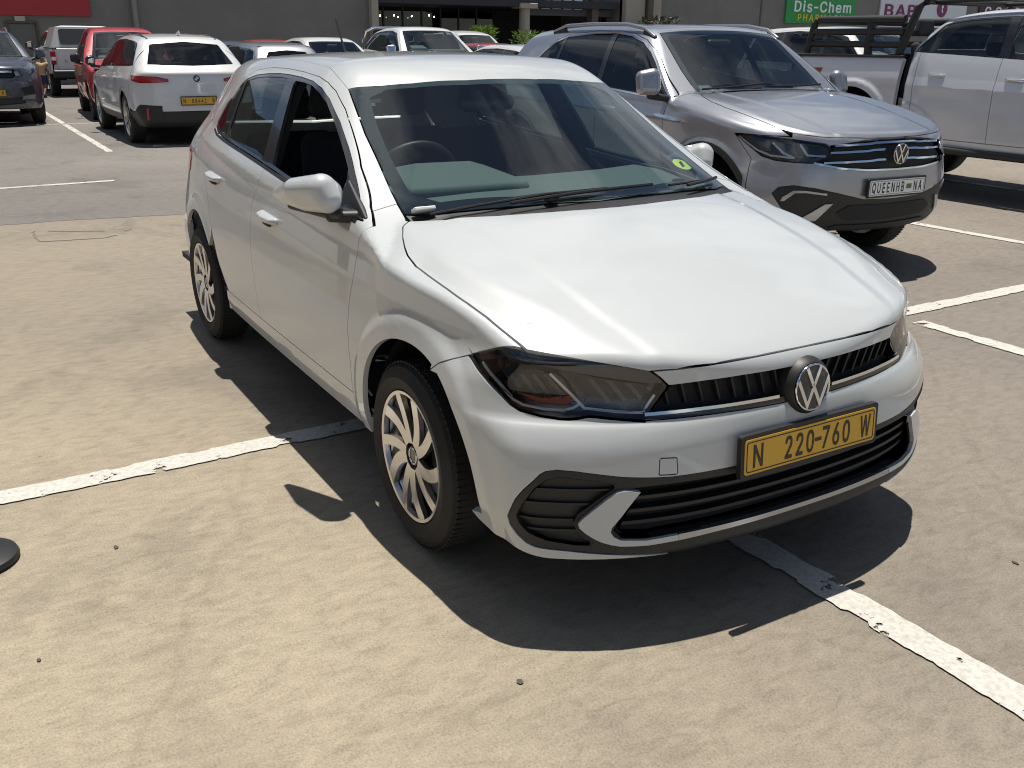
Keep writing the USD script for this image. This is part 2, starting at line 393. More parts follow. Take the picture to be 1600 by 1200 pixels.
def mir(P): return [(x, -y, z) for x, y, z in P]
def sym(P):
    """A half outline (y >= 0, from the centre line round to the centre line) closed over both sides."""
    return list(P) + mir(P)[::-1]
def poly3(body, kind, P):
    q = Polygon(body.flat(kind, dense(P, .02)))
    if q.is_valid: return q
    q = shapely.make_valid(q)
    return unary_union([p for p in (q.geoms if hasattr(q, 'geoms') else [q]) if p.geom_type in ('Polygon', 'MultiPolygon')])
def onside(body, xz):
    xz = np.asarray(xz, float); return body.place('side', xz)
def arc(cx, cz, R, a0, a1, n=40):
    a = np.radians(np.linspace(a0, a1, n)); return np.stack([cx + R * np.cos(a), cz + R * np.sin(a)], 1)
def drop(body, xy):
    """Points of the skin straight below (x, y)."""
    xy = np.asarray(xy, float); O = np.column_stack([xy, np.full(len(xy), 2.2)]); D = np.tile([0, 0, -1.0], (len(xy), 1))
    return [tuple(p) for p in body.solve(O, D, 0, 2.0)[0]]
def facing(body, yz, back=False):
    """Points of the nose (or tail) at (y, z)."""
    yz = np.asarray(yz, float); s = -1.0 if back else 1.0
    O = np.column_stack([np.full(len(yz), 1.6 if not back else -5.9), yz]); D = np.tile([-s, 0, 0], (len(yz), 1))
    return [tuple(p) for p in body.solve(O, D, 0, 2.9)[0]]
def ribbon(body, kind, P, w, R=.75, closed=False):
    q = body.flat(kind, P) * [R, 1]
    L = LineString(np.vstack([q, q[:1]]) if closed else q).buffer(w / 2, cap_style='flat', join_style='round')
    return affinity.scale(L, 1 / R, 1, origin=(0, 0))
def both(f):
    """The same piece on the right and the left side."""
    return join([f(False), f(True)])

_wheels = {}
def wheel(parent, loc, R, rimR, wide, side, style, mats=('machined_alloy', 'dark_alloy')):
    """Tyre, rim and brake disc. side: -1 right, +1 left. The axle is y."""
    key = (R, rimR, wide, style, mats)
    if key not in _wheels: _wheels[key] = wheel_pieces(R, rimR, wide, style, mats)
    w = info(UsdGeom.Xform.Define(stage, numbered(parent.GetPath(), 'wheel')).GetPrim()); x = UsdGeom.Xform(w)
    x.AddTranslateOp().Set(Gf.Vec3d(*map(float, loc)))
    if side < 0: x.AddRotateZOp().Set(180.0)
    for nm, m, mt in _wheels[key]: put(w, nm, m, mt)
    return w
def wheel_pieces(R, rimR, wide, style, mats):
    out = []
    def put(w, nm, m, mt, smooth=32): out.append((nm, meshkit.arrays(m, smooth), mt))
    w = None; h = wide / 2; s = rimR + .004
    prof = [(s, -h * .75), (s + .02, -h * .93), ((R + rimR) / 2, -h), (R - .034, -h * .93), (R - .014, -h * .82), (R - .004, -h * .66), (R, -h * .4), (R, h * .4), (R - .004, h * .66), (R - .014, h * .82), (R - .034, h * .93), ((R + rimR) / 2, h), (s + .02, h * .95), (s + .004, h * .88), (s, h * .8)]
    t = trimesh.creation.revolve(np.array(prof), sections=72); t.apply_transform(trimesh.transformations.rotation_matrix(-math.pi / 2, [1, 0, 0]))
    bits = [t]
    # tread blocks across the shoulder
    for k in range(84 if style in ('swirl',) or R == .345 else 0):
        a = k * 2 * math.pi / 84
        for sy in (-1, 1):
            b = box(.0145, h * .50, .006, (0, sy * h * .46, R - .0022))
            b.apply_transform(trimesh.transformations.rotation_matrix(a + (.03 if sy > 0 else 0), [0, 1, 0])); bits.append(b)
    put(w, 'tyre', cat(bits), 'rubber', smooth=25)
    f = h * .82                                        # face of the rim
    lip = trimesh.creation.revolve(np.array([(rimR - .012, f - .012), (rimR - .008, f + .004), (rimR + .002, f + .006), (rimR + .006, f - .004), (rimR + .004, -h * .8), (rimR - .014, -h * .8), (rimR - .030, f - .05), (rimR - .014, f - .016)]), sections=64)
    lip.apply_transform(trimesh.transformations.rotation_matrix(-math.pi / 2, [1, 0, 0]))
    put(w, 'rim', lip, mats[0] if style != 'steel' else mats[1])
    D = trimesh.creation.cylinder(radius=rimR * .62, height=.02, sections=40); D.apply_transform(trimesh.transformations.rotation_matrix(math.pi / 2, [1, 0, 0])); D.apply_translation((0, f - .11, 0))
    put(w, 'brake_disc', D, 'disc_steel')
    back = trimesh.creation.cylinder(radius=rimR - .02, height=.01, sections=40); back.apply_transform(trimesh.transformations.rotation_matrix(math.pi / 2, [1, 0, 0])); back.apply_translation((0, -h * .7, 0))
    put(w, 'inner_disc', back, 'dark_recess')
    def blade(pts, width, y, dish, th=.016):
        L = LineString(pts).buffer(width / 2, cap_style='flat') if np.isscalar(width) else Polygon(np.vstack([np.array(pts) + wd[:, None] * nn for wd, nn in width]))
        L = L.intersection(Point(0, 0).buffer(rimR - .006, 48))
        if L.is_empty: return None
        m = trimesh.creation.extrude_polygon(L if L.geom_type == 'Polygon' else max(L.geoms, key=lambda g: g.area), th)
        v = m.vertices.copy(); r = np.hypot(v[:, 0], v[:, 1])
        vv = np.stack([v[:, 0], v[:, 2] + y - dish * (1 - r / rimR) ** 1.5, -v[:, 1]], 1)
        m.vertices = vv; m.fix_normals(); return m
    n = {'swirl': 5, 'five': 5, 'ten': 10, 'steel': 6, 'turbine': 12}[style]
    spokes, darks = [], []
    for k in range(n):
        a0 = k * 2 * math.pi / n + .2
        if style == 'swirl':
            for (ah, ar, bend, wd) in ((-.30, -.36, .26, .034), (.14, .24, .34, .040)):
                t_ = np.linspace(0, 1, 12); r = .042 + (rimR - .046) * t_; a = a0 + ah * (1 - t_) + ar * t_ + bend * np.sin(t_ * math.pi / 2) * t_ * .9
                spokes.append(blade(np.stack([r * np.cos(a), r * np.sin(a)], 1), wd, f - .012, .012))
            t_ = np.linspace(0, 1, 10); r = .04 + (rimR - .045) * t_; a = a0 + .42 * t_ * t_ * .9 - .02
            darks.append(blade(np.stack([r * np.cos(a), r * np.sin(a)], 1), .055, f - .030, .012))
        else:
            t_ = np.linspace(0, 1, 4); r = .02 + (rimR - .02) * t_; a = np.full(4, a0)
            wd = {'five': .055, 'ten': .024, 'steel': .07, 'turbine': .02}[style]
            spokes.append(blade(np.stack([r * np.cos(a), r * np.sin(a)], 1), wd, f - .016, .02))
            if style == 'five':
                for da in (-.2, .2): spokes.append(blade(np.stack([r * np.cos(a + da * t_), r * np.sin(a + da * t_)], 1), .02, f - .014, .02))
    for q, m_, nm in ((spokes, mats[0] if style != 'steel' else mats[1], 'spoke'), (darks, mats[1], 'spoke_web')):
        for b in q:
            if b is not None: put(w, nm, b, m_, smooth=25)
    hub = trimesh.creation.cylinder(radius=.052, height=.03, sections=32); hub.apply_transform(trimesh.transformations.rotation_matrix(math.pi / 2, [1, 0, 0])); hub.apply_translation((0, f - .034, 0))
    put(w, 'hub', hub, mats[1])
    cap = trimesh.creation.cylinder(radius=.030, height=.012, sections=32); cap.apply_transform(trimesh.transformations.rotation_matrix(math.pi / 2, [1, 0, 0])); cap.apply_translation((0, f - .015, 0))
    put(w, 'centre_cap', cap, 'gloss_black')
    ring = tube([(.026 * math.cos(a), f - .008, .026 * math.sin(a)) for a in np.linspace(0, 2 * math.pi, 28, endpoint=False)], .0025, 5, True)
    put(w, 'cap_ring', ring, 'chrome')
    for k in range(5):
        a = k * 2 * math.pi / 5 + .5
        b = trimesh.creation.cylinder(radius=.008, height=.02, sections=8); b.apply_transform(trimesh.transformations.rotation_matrix(math.pi / 2, [1, 0, 0])); b.apply_translation((.045 * math.cos(a), f - .016, .045 * math.sin(a)))
        put(w, 'bolt', b, 'dark_recess')
    return out

def vw_badge(parent, at, r, tilt=0.0, base=True, yaw=0.0):
    """A round badge: a ring holding a V over a W, facing +x."""
    holder = info(UsdGeom.Xform.Define(stage, numbered(parent.GetPath(), 'emblem')).GetPrim()); x = UsdGeom.Xform(holder)
    x.AddTranslateOp().Set(Gf.Vec3d(*map(float, at))); x.AddRotateYOp().Set(tilt)
    T = np.array([[0, 0, 1, 0], [1, 0, 0, 0], [0, 1, 0, 0], [0, 0, 0, 1.0]])       # drawing plane (y, z) -> facing +x
    def flat(poly, th, x0, name, m):
        ms = []
        for g in (poly.geoms if hasattr(poly, 'geoms') else [poly]):
            e = trimesh.creation.extrude_polygon(g, th); e.apply_transform(T); e.apply_translation((x0, 0, 0)); ms.append(e)
        put(holder, name, cat(ms), m, smooth=20)
    if base:
        prof = np.array([(0, -.06), (r * 1.34, -.06), (r * 1.30, -.030), (r * 1.16, -.008), (r * 1.04, .001), (r * .98, -.002), (0, -.002)])
        c = trimesh.creation.revolve(prof, sections=64); c.apply_transform(T); put(holder, 'badge_housing', c, 'black_plastic', smooth=25)
    flat(Point(0, 0).buffer(r, 48), .004, -.001, 'badge_disc', 'gloss_black')
    tor = tube([(.003, r * .965 * math.cos(a), r * .965 * math.sin(a)) for a in np.linspace(0, 2 * math.pi, 56, endpoint=False)], r * .045, 8, True)
    put(holder, 'badge_ring', tor, 'chrome')
    w = r * .155
    def stroke(pts): return LineString([(a * r, b * r) for a, b in pts]).buffer(w / 2, cap_style='flat', join_style='mitre', mitre_limit=3)
    disc = Point(0, 0).buffer(r * .93, 48)
    flat(stroke([(-.44, .95), (0, .04), (.44, .95)]).intersection(disc), .005, .003, 'letter_v', 'chrome')
    flat(stroke([(-.90, .42), (-.36, -.74), (0, .03), (.36, -.74), (.90, .42)]).intersection(disc).difference(sbox(-.14 * r, -.02 * r, .14 * r, .06 * r)), .005, .003, 'letter_w', 'chrome')
    return holder

def letters(text, height, squeeze=.72, bold=True, depth=.0012, spacing=0.0):
    m = meshkit.text_mesh(text, height, depth, bold); m.apply_scale((squeeze, 1, 1)); return m
def plate(parent, at, w, h, glyphs, face='plate_yellow', tilt=0.0, back=False):
    """A number plate facing +x (or -x). glyphs: (text, centre across from the reader's left in metres, height, squeeze)."""
    q = info(UsdGeom.Xform.Define(stage, numbered(parent.GetPath(), 'number_plate')).GetPrim()); x = UsdGeom.Xform(q)
    x.AddTranslateOp().Set(Gf.Vec3d(*map(float, at)))
    if back: x.AddRotateZOp().Set(180.0)
    x.AddRotateYOp().Set(tilt)
    T = np.array([[0, 0, 1, 0], [1, 0, 0, 0], [0, 1, 0, 0], [0, 0, 0, 1.0]])
    def rr(a, b, r): return sbox(-a / 2 + r, -b / 2 + r, a / 2 - r, b / 2 - r).buffer(r, 6)
    def ex(p, th, x0): m = trimesh.creation.extrude_polygon(p, th); m.apply_transform(T); m.apply_translation((x0, 0, 0)); return m
    put(q, 'plate_holder', ex(rr(w + .022, h + .024, .010), .016, -.016), 'black_plastic', smooth=20)
    put(q, 'plate_sheet', ex(rr(w, h, .010), .0025, .0), face, smooth=20)
    put(q, 'plate_border', ex(rr(w - .012, h - .012, .008).difference(rr(w - .018, h - .018, .006)), .001, .0022), 'plate_ink', smooth=20)
    for text, c, hh, sq in glyphs:
        if not text: continue
        m = letters(text, hh, sq); b = m.bounds; m.apply_translation((c - (b[0, 0] + b[1, 0]) / 2, -(b[0, 1] + b[1, 1]) / 2, 0)); m.apply_transform(T); m.apply_translation((.0022, 0, 0))
        put(q, 'plate_character', m, 'plate_ink', smooth=False)
    return q
POLO = dict(
    cowlR=[(-0.283, 0.688, 0.969), (-0.232, 0.575, 0.973), (-0.170, 0.426, 0.982), (-0.128, 0.258, 0.986), (-0.104, 0.109, 0.988)],
    wsedge=[(-0.294, 0.691, 0.969), (-0.391, 0.679, 1.009), (-0.463, 0.669, 1.042), (-0.614, 0.647, 1.119), (-0.758, 0.630, 1.195), (-0.909, 0.605, 1.283), (-1.006, 0.587, 1.337)],
    wstop=[(-1.006, 0.587, 1.337), (-0.958, 0.477, 1.348), (-0.925, 0.362, 1.357), (-0.890, 0.152, 1.365), (-0.885, 0.0, 1.365)],
    gap=[(-0.283, 0.688, 0.969), (-0.262, 0.718, 0.958), (-0.203, 0.747, 0.939), (-0.139, 0.770, 0.921), (-0.085, 0.785, 0.906), (-0.019, 0.790, 0.888), (0.057, 0.786, 0.875), (0.167, 0.781, 0.859), (0.260, 0.770, 0.840), (0.341, 0.756, 0.819), (0.418, 0.742, 0.794), (0.489, 0.726, 0.769)],
    hoodfront=[(0.685, 0.473, 0.722), (0.712, 0.403, 0.724), (0.736, 0.296, 0.728), (0.746, 0.171, 0.730), (0.748, 0.0, 0.731)],
    HL=[(0.334, 0.803, 0.719), (0.373, 0.789, 0.738), (0.425, 0.775, 0.759), (0.450, 0.761, 0.769), (0.468, 0.746, 0.771), (0.480, 0.737, 0.770), (0.492, 0.727, 0.767), (0.554, 0.671, 0.760), (0.618, 0.597, 0.748), (0.664, 0.520, 0.733), (0.685, 0.473, 0.722), (0.695, 0.450, 0.703), (0.703, 0.428, 0.681), (0.699, 0.449, 0.651), (0.697, 0.473, 0.622), (0.698, 0.492, 0.597), (0.662, 0.561, 0.604), (0.636, 0.603, 0.609), (0.627, 0.619, 0.610), (0.616, 0.639, 0.605), (0.603, 0.660, 0.602), (0.590, 0.677, 0.602), (0.557, 0.717, 0.607), (0.518, 0.758, 0.617), (0.496, 0.773, 0.630), (0.476, 0.785, 0.647), (0.448, 0.797, 0.665), (0.416, 0.804, 0.684), (0.377, 0.806, 0.701)],
    grtop=[(0.703, 0.428, 0.681), (0.733, 0.332, 0.686), (0.755, 0.221, 0.689), (0.769, 0.086, 0.690), (.771, 0, .690)],
    grbot=[(0.698, 0.492, 0.597), (0.734, 0.389, 0.598), (0.761, 0.269, 0.599), (0.782, 0.095, 0.598), (.784, 0, .598)],
    chrome=[(0.692, 0.488, 0.612), (0.739, 0.352, 0.616), (0.766, 0.221, 0.617), (0.776, 0.10, 0.617)],
    fogout=[(0.80, 0, 0.451), (0.793, 0.239, 0.451), (0.780, 0.350, 0.451), (0.760, 0.448, 0.452), (0.742, 0.511, 0.457), (0.721, 0.567, 0.463), (0.692, 0.627, 0.473), (0.663, 0.676, 0.481), (0.636, 0.717, 0.484), (0.620, 0.741, 0.479), (0.612, 0.753, 0.470), (0.605, 0.764, 0.455), (0.588, 0.786, 0.426), (0.570, 0.800, 0.394), (0.556, 0.806, 0.361), (0.545, 0.809, 0.336), (0.549, 0.804, 0.310), (0.567, 0.793, 0.287), (0.591, 0.778, 0.270), (0.611, 0.764, 0.264), (0.639, 0.733, 0.261), (0.662, 0.698, 0.258), (0.692, 0.647, 0.251), (0.720, 0.585, 0.243), (0.739, 0.531, 0.236)],
    blade=[(0.739, 0.523, 0.422), (0.724, 0.563, 0.429), (0.716, 0.582, 0.425), (0.706, 0.604, 0.408), (0.692, 0.633, 0.380), (0.678, 0.662, 0.351), (0.673, 0.671, 0.338), (0.676, 0.667, 0.325), (0.683, 0.654, 0.311), (0.694, 0.636, 0.296), (0.704, 0.616, 0.284), (0.715, 0.593, 0.275), (0.725, 0.569, 0.269), (0.748, 0.502, 0.264), (0.770, 0.412, 0.266), (0.769, 0.413, 0.284), (0.747, 0.503, 0.281), (0.724, 0.569, 0.288), (0.717, 0.585, 0.298), (0.713, 0.593, 0.312), (0.714, 0.591, 0.324), (0.721, 0.571, 0.350), (0.729, 0.548, 0.385)],
    strip_lo=[(0.770, 0.412, 0.266), (0.785, 0.313, 0.269), (0.794, 0.206, 0.270), (0.800, 0.0, 0.271)],
    strip_hi=[(0.800, 0.0, 0.285), (0.794, 0.208, 0.285), (0.784, 0.315, 0.285), (0.769, 0.413, 0.284)],
    fogin=[(0.571, 0.798, 0.345), (0.584, 0.789, 0.379), (0.607, 0.765, 0.430), (0.621, 0.745, 0.451), (0.639, 0.718, 0.461), (0.691, 0.635, 0.450), (0.716, 0.582, 0.440), (0.699, 0.619, 0.410), (0.673, 0.675, 0.362), (0.667, 0.686, 0.336), (0.673, 0.678, 0.314), (0.685, 0.660, 0.290), (0.701, 0.624, 0.271), (0.674, 0.676, 0.274), (0.632, 0.739, 0.285), (0.597, 0.776, 0.301), (0.578, 0.790, 0.321)],
    lgin=[(.80, 0, .427), (0.793, 0.236, 0.427), (0.777, 0.367, 0.429), (0.743, 0.510, 0.430), (0.732, 0.540, 0.428), (0.729, 0.548, 0.385), (0.721, 0.571, 0.350), (0.715, 0.587, 0.312), (0.724, 0.567, 0.290), (0.747, 0.503, 0.283), (0.769, 0.413, 0.286), (0.784, 0.315, 0.286), (0.794, 0.208, 0.286), (.80, 0, .286)],
    doorF=[(-0.315, 0.958), (-0.330, 0.93), (-0.345, 0.90), (-0.350, 0.862), (-0.355, 0.809), (-0.378, 0.72), (-0.390, 0.62), (-0.392, 0.50), (-0.405, 0.383)],
    doorB=[(-1.404, 0.982), (-1.42, 0.942), (-1.45, 0.90), (-1.468, 0.865), (-1.490, 0.795), (-1.495, 0.726), (-1.47, 0.62), (-1.455, 0.50), (-1.458, 0.383)],
    roofgap=[(-2.264, 1.252), (-2.172, 1.339), (-2.076, 1.372), (-1.871, 1.391), (-1.653, 1.392), (-1.444, 1.385), (-1.238, 1.372), (-1.135, 1.355), (-1.046, 1.329), (-0.920, 1.272), (-0.813, 1.214), (-0.616, 1.104), (-0.417, 1.003), (-0.341, 0.969), (-0.315, 0.958)],
    DLO=[(-2.402, 1.126), (-2.370, 1.188), (-2.329, 1.243), (-2.256, 1.290), (-2.143, 1.334), (-2.014, 1.355), (-1.853, 1.366), (-1.702, 1.371), (-1.568, 1.370), (-1.419, 1.365), (-1.270, 1.355), (-1.149, 1.334), (-1.041, 1.300), (-0.880, 1.230), (-0.737, 1.157), (-0.599, 1.084), (-0.410, 0.986), (-0.365, 0.967), (-0.394, 0.968), (-0.606, 0.979), (-0.873, 0.992), (-1.124, 1.006), (-1.438, 1.028), (-1.762, 1.050), (-2.124, 1.072), (-2.287, 1.085), (-2.392, 1.102)],
    Fwin=[(-1.478, 1.350), (-1.365, 1.347), (-1.257, 1.339), (-1.147, 1.316), (-1.048, 1.287), (-0.888, 1.217), (-0.733, 1.140), (-0.645, 1.095), (-0.60, 1.06), (-0.585, 1.02), (-0.575, 0.992), (-0.62, 0.993), (-0.878, 1.005), (-1.140, 1.020), (-1.345, 1.036), (-1.385, 1.138), (-1.440, 1.267)],
    Rwin=[(-2.140, 1.325), (-1.996, 1.345), (-1.831, 1.354), (-1.660, 1.357), (-1.575, 1.354), (-1.535, 1.214), (-1.495, 1.079), (-1.490, 1.046), (-1.680, 1.057), (-2.055, 1.082), (-2.100, 1.118), (-2.122, 1.230)],
    Qwin=[(-2.174, 1.317), (-2.155, 1.236), (-2.138, 1.124), (-2.120, 1.085), (-2.248, 1.097), (-2.350, 1.112), (-2.365, 1.130), (-2.340, 1.185), (-2.295, 1.245), (-2.223, 1.292)],
    bottomR=[(0.370, 0.835, 0.275), (0.40, 0.822, 0.258), (0.47, 0.80, 0.243), (0.56, 0.775, 0.238), (0.640, 0.733, 0.234), (0.701, 0.622, 0.230), (0.739, 0.531, 0.226), (0.77, 0.407, 0.220), (0.79, 0.2, 0.220), (0.795, 0.0, 0.220)],
    drl=[[(0.385, 0.798, 0.713), (0.454, 0.791, 0.676), (0.497, 0.770, 0.637), (0.517, 0.753, 0.626), (0.558, 0.709, 0.619), (0.587, 0.671, 0.618), (0.599, 0.652, 0.624), (0.607, 0.636, 0.634)],
         [(0.553, 0.694, 0.711), (0.577, 0.664, 0.675), (0.607, 0.634, 0.636), (0.616, 0.626, 0.625), (0.658, 0.559, 0.617), (0.692, 0.493, 0.612)],
         [(0.694, 0.460, 0.656), (0.692, 0.476, 0.636), (0.691, 0.492, 0.614)]],
    mod1=[(0.416, 0.789, 0.720), (0.481, 0.760, 0.735), (0.546, 0.703, 0.703), (0.598, 0.648, 0.633), (0.587, 0.669, 0.627), (0.534, 0.733, 0.630), (0.503, 0.762, 0.641), (0.470, 0.781, 0.676)],
    mod2=[(0.562, 0.683, 0.717), (0.621, 0.597, 0.696), (0.676, 0.495, 0.678), (0.692, 0.461, 0.668), (0.687, 0.494, 0.625), (0.622, 0.615, 0.630)],
    red=[(0.495, 0.767, 0.650), (0.542, 0.719, 0.639), (0.590, 0.653, 0.649), (0.602, 0.641, 0.637), (0.587, 0.669, 0.627), (0.535, 0.733, 0.629)],
    tow=[(0.747, 0.473, 0.504), (0.760, 0.430, 0.501), (0.764, 0.428, 0.459), (0.752, 0.476, 0.462)])

def build_polo():
    B = polo_body(); D = POLO
    t = thing('parked_car', 'white five-door hatchback with yellow number plate and open front window, nearest the camera', 'car', (0, 0, 0))
    S = lambda kind, P: poly3(B, kind, P)
    g = .0022
    rail = drop(B, [(-1.25, .565), (-1.6, .553), (-2.0, .54), (-2.4, .515), (-2.70, .47)])
    K = D['wsedge'] + rail
    tailtop = drop(B, [(-2.70, .47), (-2.74, .3), (-2.76, .15), (-2.765, 0)])
    # --- hood, roof, windscreen
    hood = sym([(-.098, 0, .988)] + D['cowlR'][::-1] + D['gap'][1:] + D['HL'][6:11] + D['hoodfront'][1:])
    put(t, 'hood', skin(B, 'top', S('top', hood), .013, .013, depth=.02, shrink=g), 'white_paint')
    roof = sym(D['wstop'][::-1] + rail + tailtop[1:])
    put(t, 'roof', skin(B, 'top', S('top', roof), .02, .02, depth=.02), 'white_paint')
    ws_low = [(-.205, 0, .99), (-.235, .3, .985), (-.30, .6, .97), (-.335, .687, .985)]
    ws = sym(ws_low + D['wsedge'][1:] + D['wstop'][1:])
    W = S('top', ws)
    put(t, 'windscreen', skin(B, 'top', W, .03, .03, depth=0, shrink=.003), 'clear_glass')
    Wb = W.buffer(-.004)
    inner = Polygon(B.flat('top', sym(drop(B, [(-.268, 0), (-.288, .3), (-.345, .55), (-.42, .620)]) + drop(B, [(-.62, .60), (-.78, .575), (-.925, .54), (-.94, .45), (-.925, .362), (-.91, .15), (-.905, 0)])))).buffer(.01).buffer(-.01)
    put(t, 'windscreen_frit', skin(B, 'top', Wb.difference(inner), .02, .02, off=-.004, depth=0), 'gloss_black')
    cowl = sym([(-.215, 0, .99), (-.25, .3, .985), (-.32, .6, .97), (-.345, .68, .985)] + D['cowlR'] + [(-.100, 0, .988)])
    put(t, 'cowl', skin(B, 'top', S('top', cowl), .02, .02, off=-.010, depth=.0), 'black_plastic')
    # --- sides
    archF = onside(B, arc(.065, .325, .363, -30, 210)); archR = onside(B, arc(-2.485, .325, .368, -30, 210))
    dF, dB, rg = D['doorF'], D['doorB'], D['roofgap']
    dR = [(-2.264, 1.252), (-2.40, 1.20), (-2.445, 1.13), (-2.44, 1.06), (-2.36, .93), (-2.24, .78), (-2.16, .66), (-2.08, .50), (-1.98, .383)]
    P3 = lambda xz: [tuple(p) for p in onside(B, np.array(dense(xz, .02)) if len(xz) > 1 else xz)]
    aF, aR = [tuple(p) for p in archF], [tuple(p) for p in archR]
    fseam = [(.197, .854, .644), (.235, .844, .674), (.284, .824, .698)]
    hole_F, hole_R = Polygon(B.flat('top', aF)), Polygon(B.flat('side', aR))
    fender = fseam + D['HL'][:7] + D['gap'][::-1][1:] + D['wsedge'][:2] + P3([(-.391, .991)]) + P3(rg[-2:]) + P3(dF[1:]) + P3([(-.405, .30), (-.25, .30)]) + [tuple(p) for p in onside(B, arc(.065, .325, .363, 184, 68))]
    pf = S('top', fender)
    for nm, pl, kd in (('fender', pf, 'top'),):
        for m in (False, True): put(t, nm, skin(B, kd, pl, .013, .016, depth=.018, mirror=not m, shrink=g), 'white_paint')
    side = lambda xz: Polygon(xz).buffer(0)
    sill_z = .383
    Fd = side(dF + [(-1.458, sill_z)] + dB[::-1][1:] + [p for p in rg[::-1] if p[0] > -1.43])
    top_b = (-1.43, 1.3845)
    Fd = side(dF + dB[::-1] + [top_b] + [p for p in rg if p[0] > -1.43])
    Rd = side(dR + dB[::-1] + [top_b] + [p for p in rg[::-1] if p[0] < -1.43])
    arcR = Point(-2.485, .325).buffer(.368, 40); arcF = Point(.065, .325).buffer(.363, 40)
    DLO = side(D['DLO'])
    for nm, q in (('front_door', Fd), ('rear_door', Rd)):
        q = q.difference(DLO).difference(arcR.buffer(.004))
        for m in (True, False): put(t, nm, skin(B, 'side', q, .018, .009, depth=.016, mirror=m, shrink=g * .6), 'white_paint')
    sill = side([(-.402, sill_z), (-2.02, sill_z), (-2.10, .27), (-.25, .27), (-.28, .32), (-.405, .32)]).difference(arcR).difference(arcF)
    for m in (True, False): put(t, 'sill', skin(B, 'side', sill, .03, .012, depth=.03, mirror=m, shrink=g), 'white_paint')
    # windows
    Fw, Rw, Qw = (rounded(side(D[k]), .012) for k in ('Fwin', 'Rwin', 'Qwin'))
    for m in (True, False):
        put(t, 'window_trim', skin(B, 'side', DLO.buffer(-.002).difference(unary_union([Fw, Rw, Qw])), .025, .02, off=-.003, depth=.012, mirror=m), 'gloss_black')
        put(t, 'rear_side_window', skin(B, 'side', Rw, .05, .04, off=-.006, depth=0, mirror=m), 'side_glass')
        put(t, 'quarter_window', skin(B, 'side', Qw, .05, .04, off=-.006, depth=0, mirror=m), 'dark_glass')
        if not m: put(t, 'front_side_window', skin(B, 'side', Fw, .05, .04, off=-.006, depth=0), 'side_glass')
        put(t, 'waist_strip', skin(B, 'side', LineString([(x, z - .006) for x, z in D['DLO'][18:]] ).buffer(.005, cap_style='flat'), .04, .01, off=.001, depth=.004, mirror=m), 'black_plastic')
    # body side: A pillar, roof rail, C pillar and rear quarter
    dpill = drop(B, [(-2.70, .47)]) + [tuple(p) for p in B.place('rear', np.array([[math.radians(a), z] for a, z in ((48, 1.24), (47, 1.12), (50, .98), (56, .86), (60, .70), (62, .58), (63, .50))]))]
    bs = P3([(-.391, .991)]) + D['wsedge'][1:] + rail + dpill[1:] + [tuple(p) for p in onside(B, [(-2.85, .45)])] + [tuple(p) for p in onside(B, arc(-2.485, .325, .368, 160, 40))] + P3(dR[::-1][2:]) + P3(rg[1:-2])
    q = S('top', bs)
    for m in (True, False): put(t, 'body_side', skin(B, 'top', q, .018, .014, depth=.018, mirror=m, shrink=g * .6), 'white_paint')
    # tail
    tg = sym([(-3, 0, .62)] + [tuple(p) for p in B.place('rear', np.array([[math.radians(50), .60], [math.radians(49), .9]]))] + dpill[1:3][::-1] + tailtop)
    rw = sym([tuple(p) for p in B.place('rear', np.array([[0, 1.06], [math.radians(36), 1.08], [math.radians(38), 1.26], [math.radians(30), 1.33], [0, 1.35]]))])
    ql, qw = S('rear', tg), S('rear', rw).buffer(-.01).buffer(.01)
    put(t, 'tailgate', skin(B, 'rear', ql.difference(qw), .04, .03, depth=.02, shrink=g), 'white_paint')
    put(t, 'rear_window', skin(B, 'rear', qw, .05, .05, off=-.004, depth=0), 'side_glass')
    rb = sym([(-3.2, 0, .61)] + [tuple(p) for p in B.place('rear', np.array([[math.radians(48), .60], [math.radians(62), .60], [math.radians(63), .50], [math.radians(60), .27], [0, .27]]))])
    put(t, 'rear_bumper', skin(B, 'rear', S('rear', rb), .04, .03, depth=.03, shrink=g), 'white_paint')
    tl = Polygon([(math.radians(a), z) for a, z in ((44, .84), (57, .85), (58.5, .93), (57, .965), (44, .97))])
    for m in (True, False): put(t, 'tail_lamp', skin(B, 'rear', tl, .04, .03, off=.004, depth=.03, mirror=m), 'tail_red')
    # --- nose
    HL = D['HL']
    outer = D['hoodfront'][::-1] + HL[11:] + HL[:1] + fseam[::-1] + [tuple(p) for p in onside(B, arc(.065, .325, .363, 62, -5))] + D['bottomR']
    lamp = HL; grille = sym(D['grtop'][::-1] + HL[13:16] + D['grbot'][1:])
    qo, qg = S('front', sym(outer)), S('front', grille)
    val = D['fogout'] + [p for p in D['bottomR'] if p[1] < .53]
    qv = S('front', sym(val)); tow = S('front', D['tow']).buffer(-.004).buffer(.004)
    ql = S('front', lamp); qlm = affinity.scale(ql, -1, 1, origin=(0, 0))
    qt = affinity.scale(tow, -1, 1, origin=(0, 0))
    bump = qo.difference(qg.buffer(.001)).difference(qv).difference(unary_union([ql, qlm]).buffer(.004)).difference(qt.buffer(.0022))
    put(t, 'front_bumper', skin(B, 'front', bump, .012, .010, depth=.022, shrink=.0012), 'white_paint')
    put(t, 'tow_eye_cover', skin(B, 'front', qt, .02, .02, depth=.006), 'white_paint')
    # upper grille
    put(t, 'grille_backing', skin(B, 'front', qg, .03, .02, off=-.035, depth=0), 'dark_recess')
    gt, gb = D['grtop'], D['grbot']
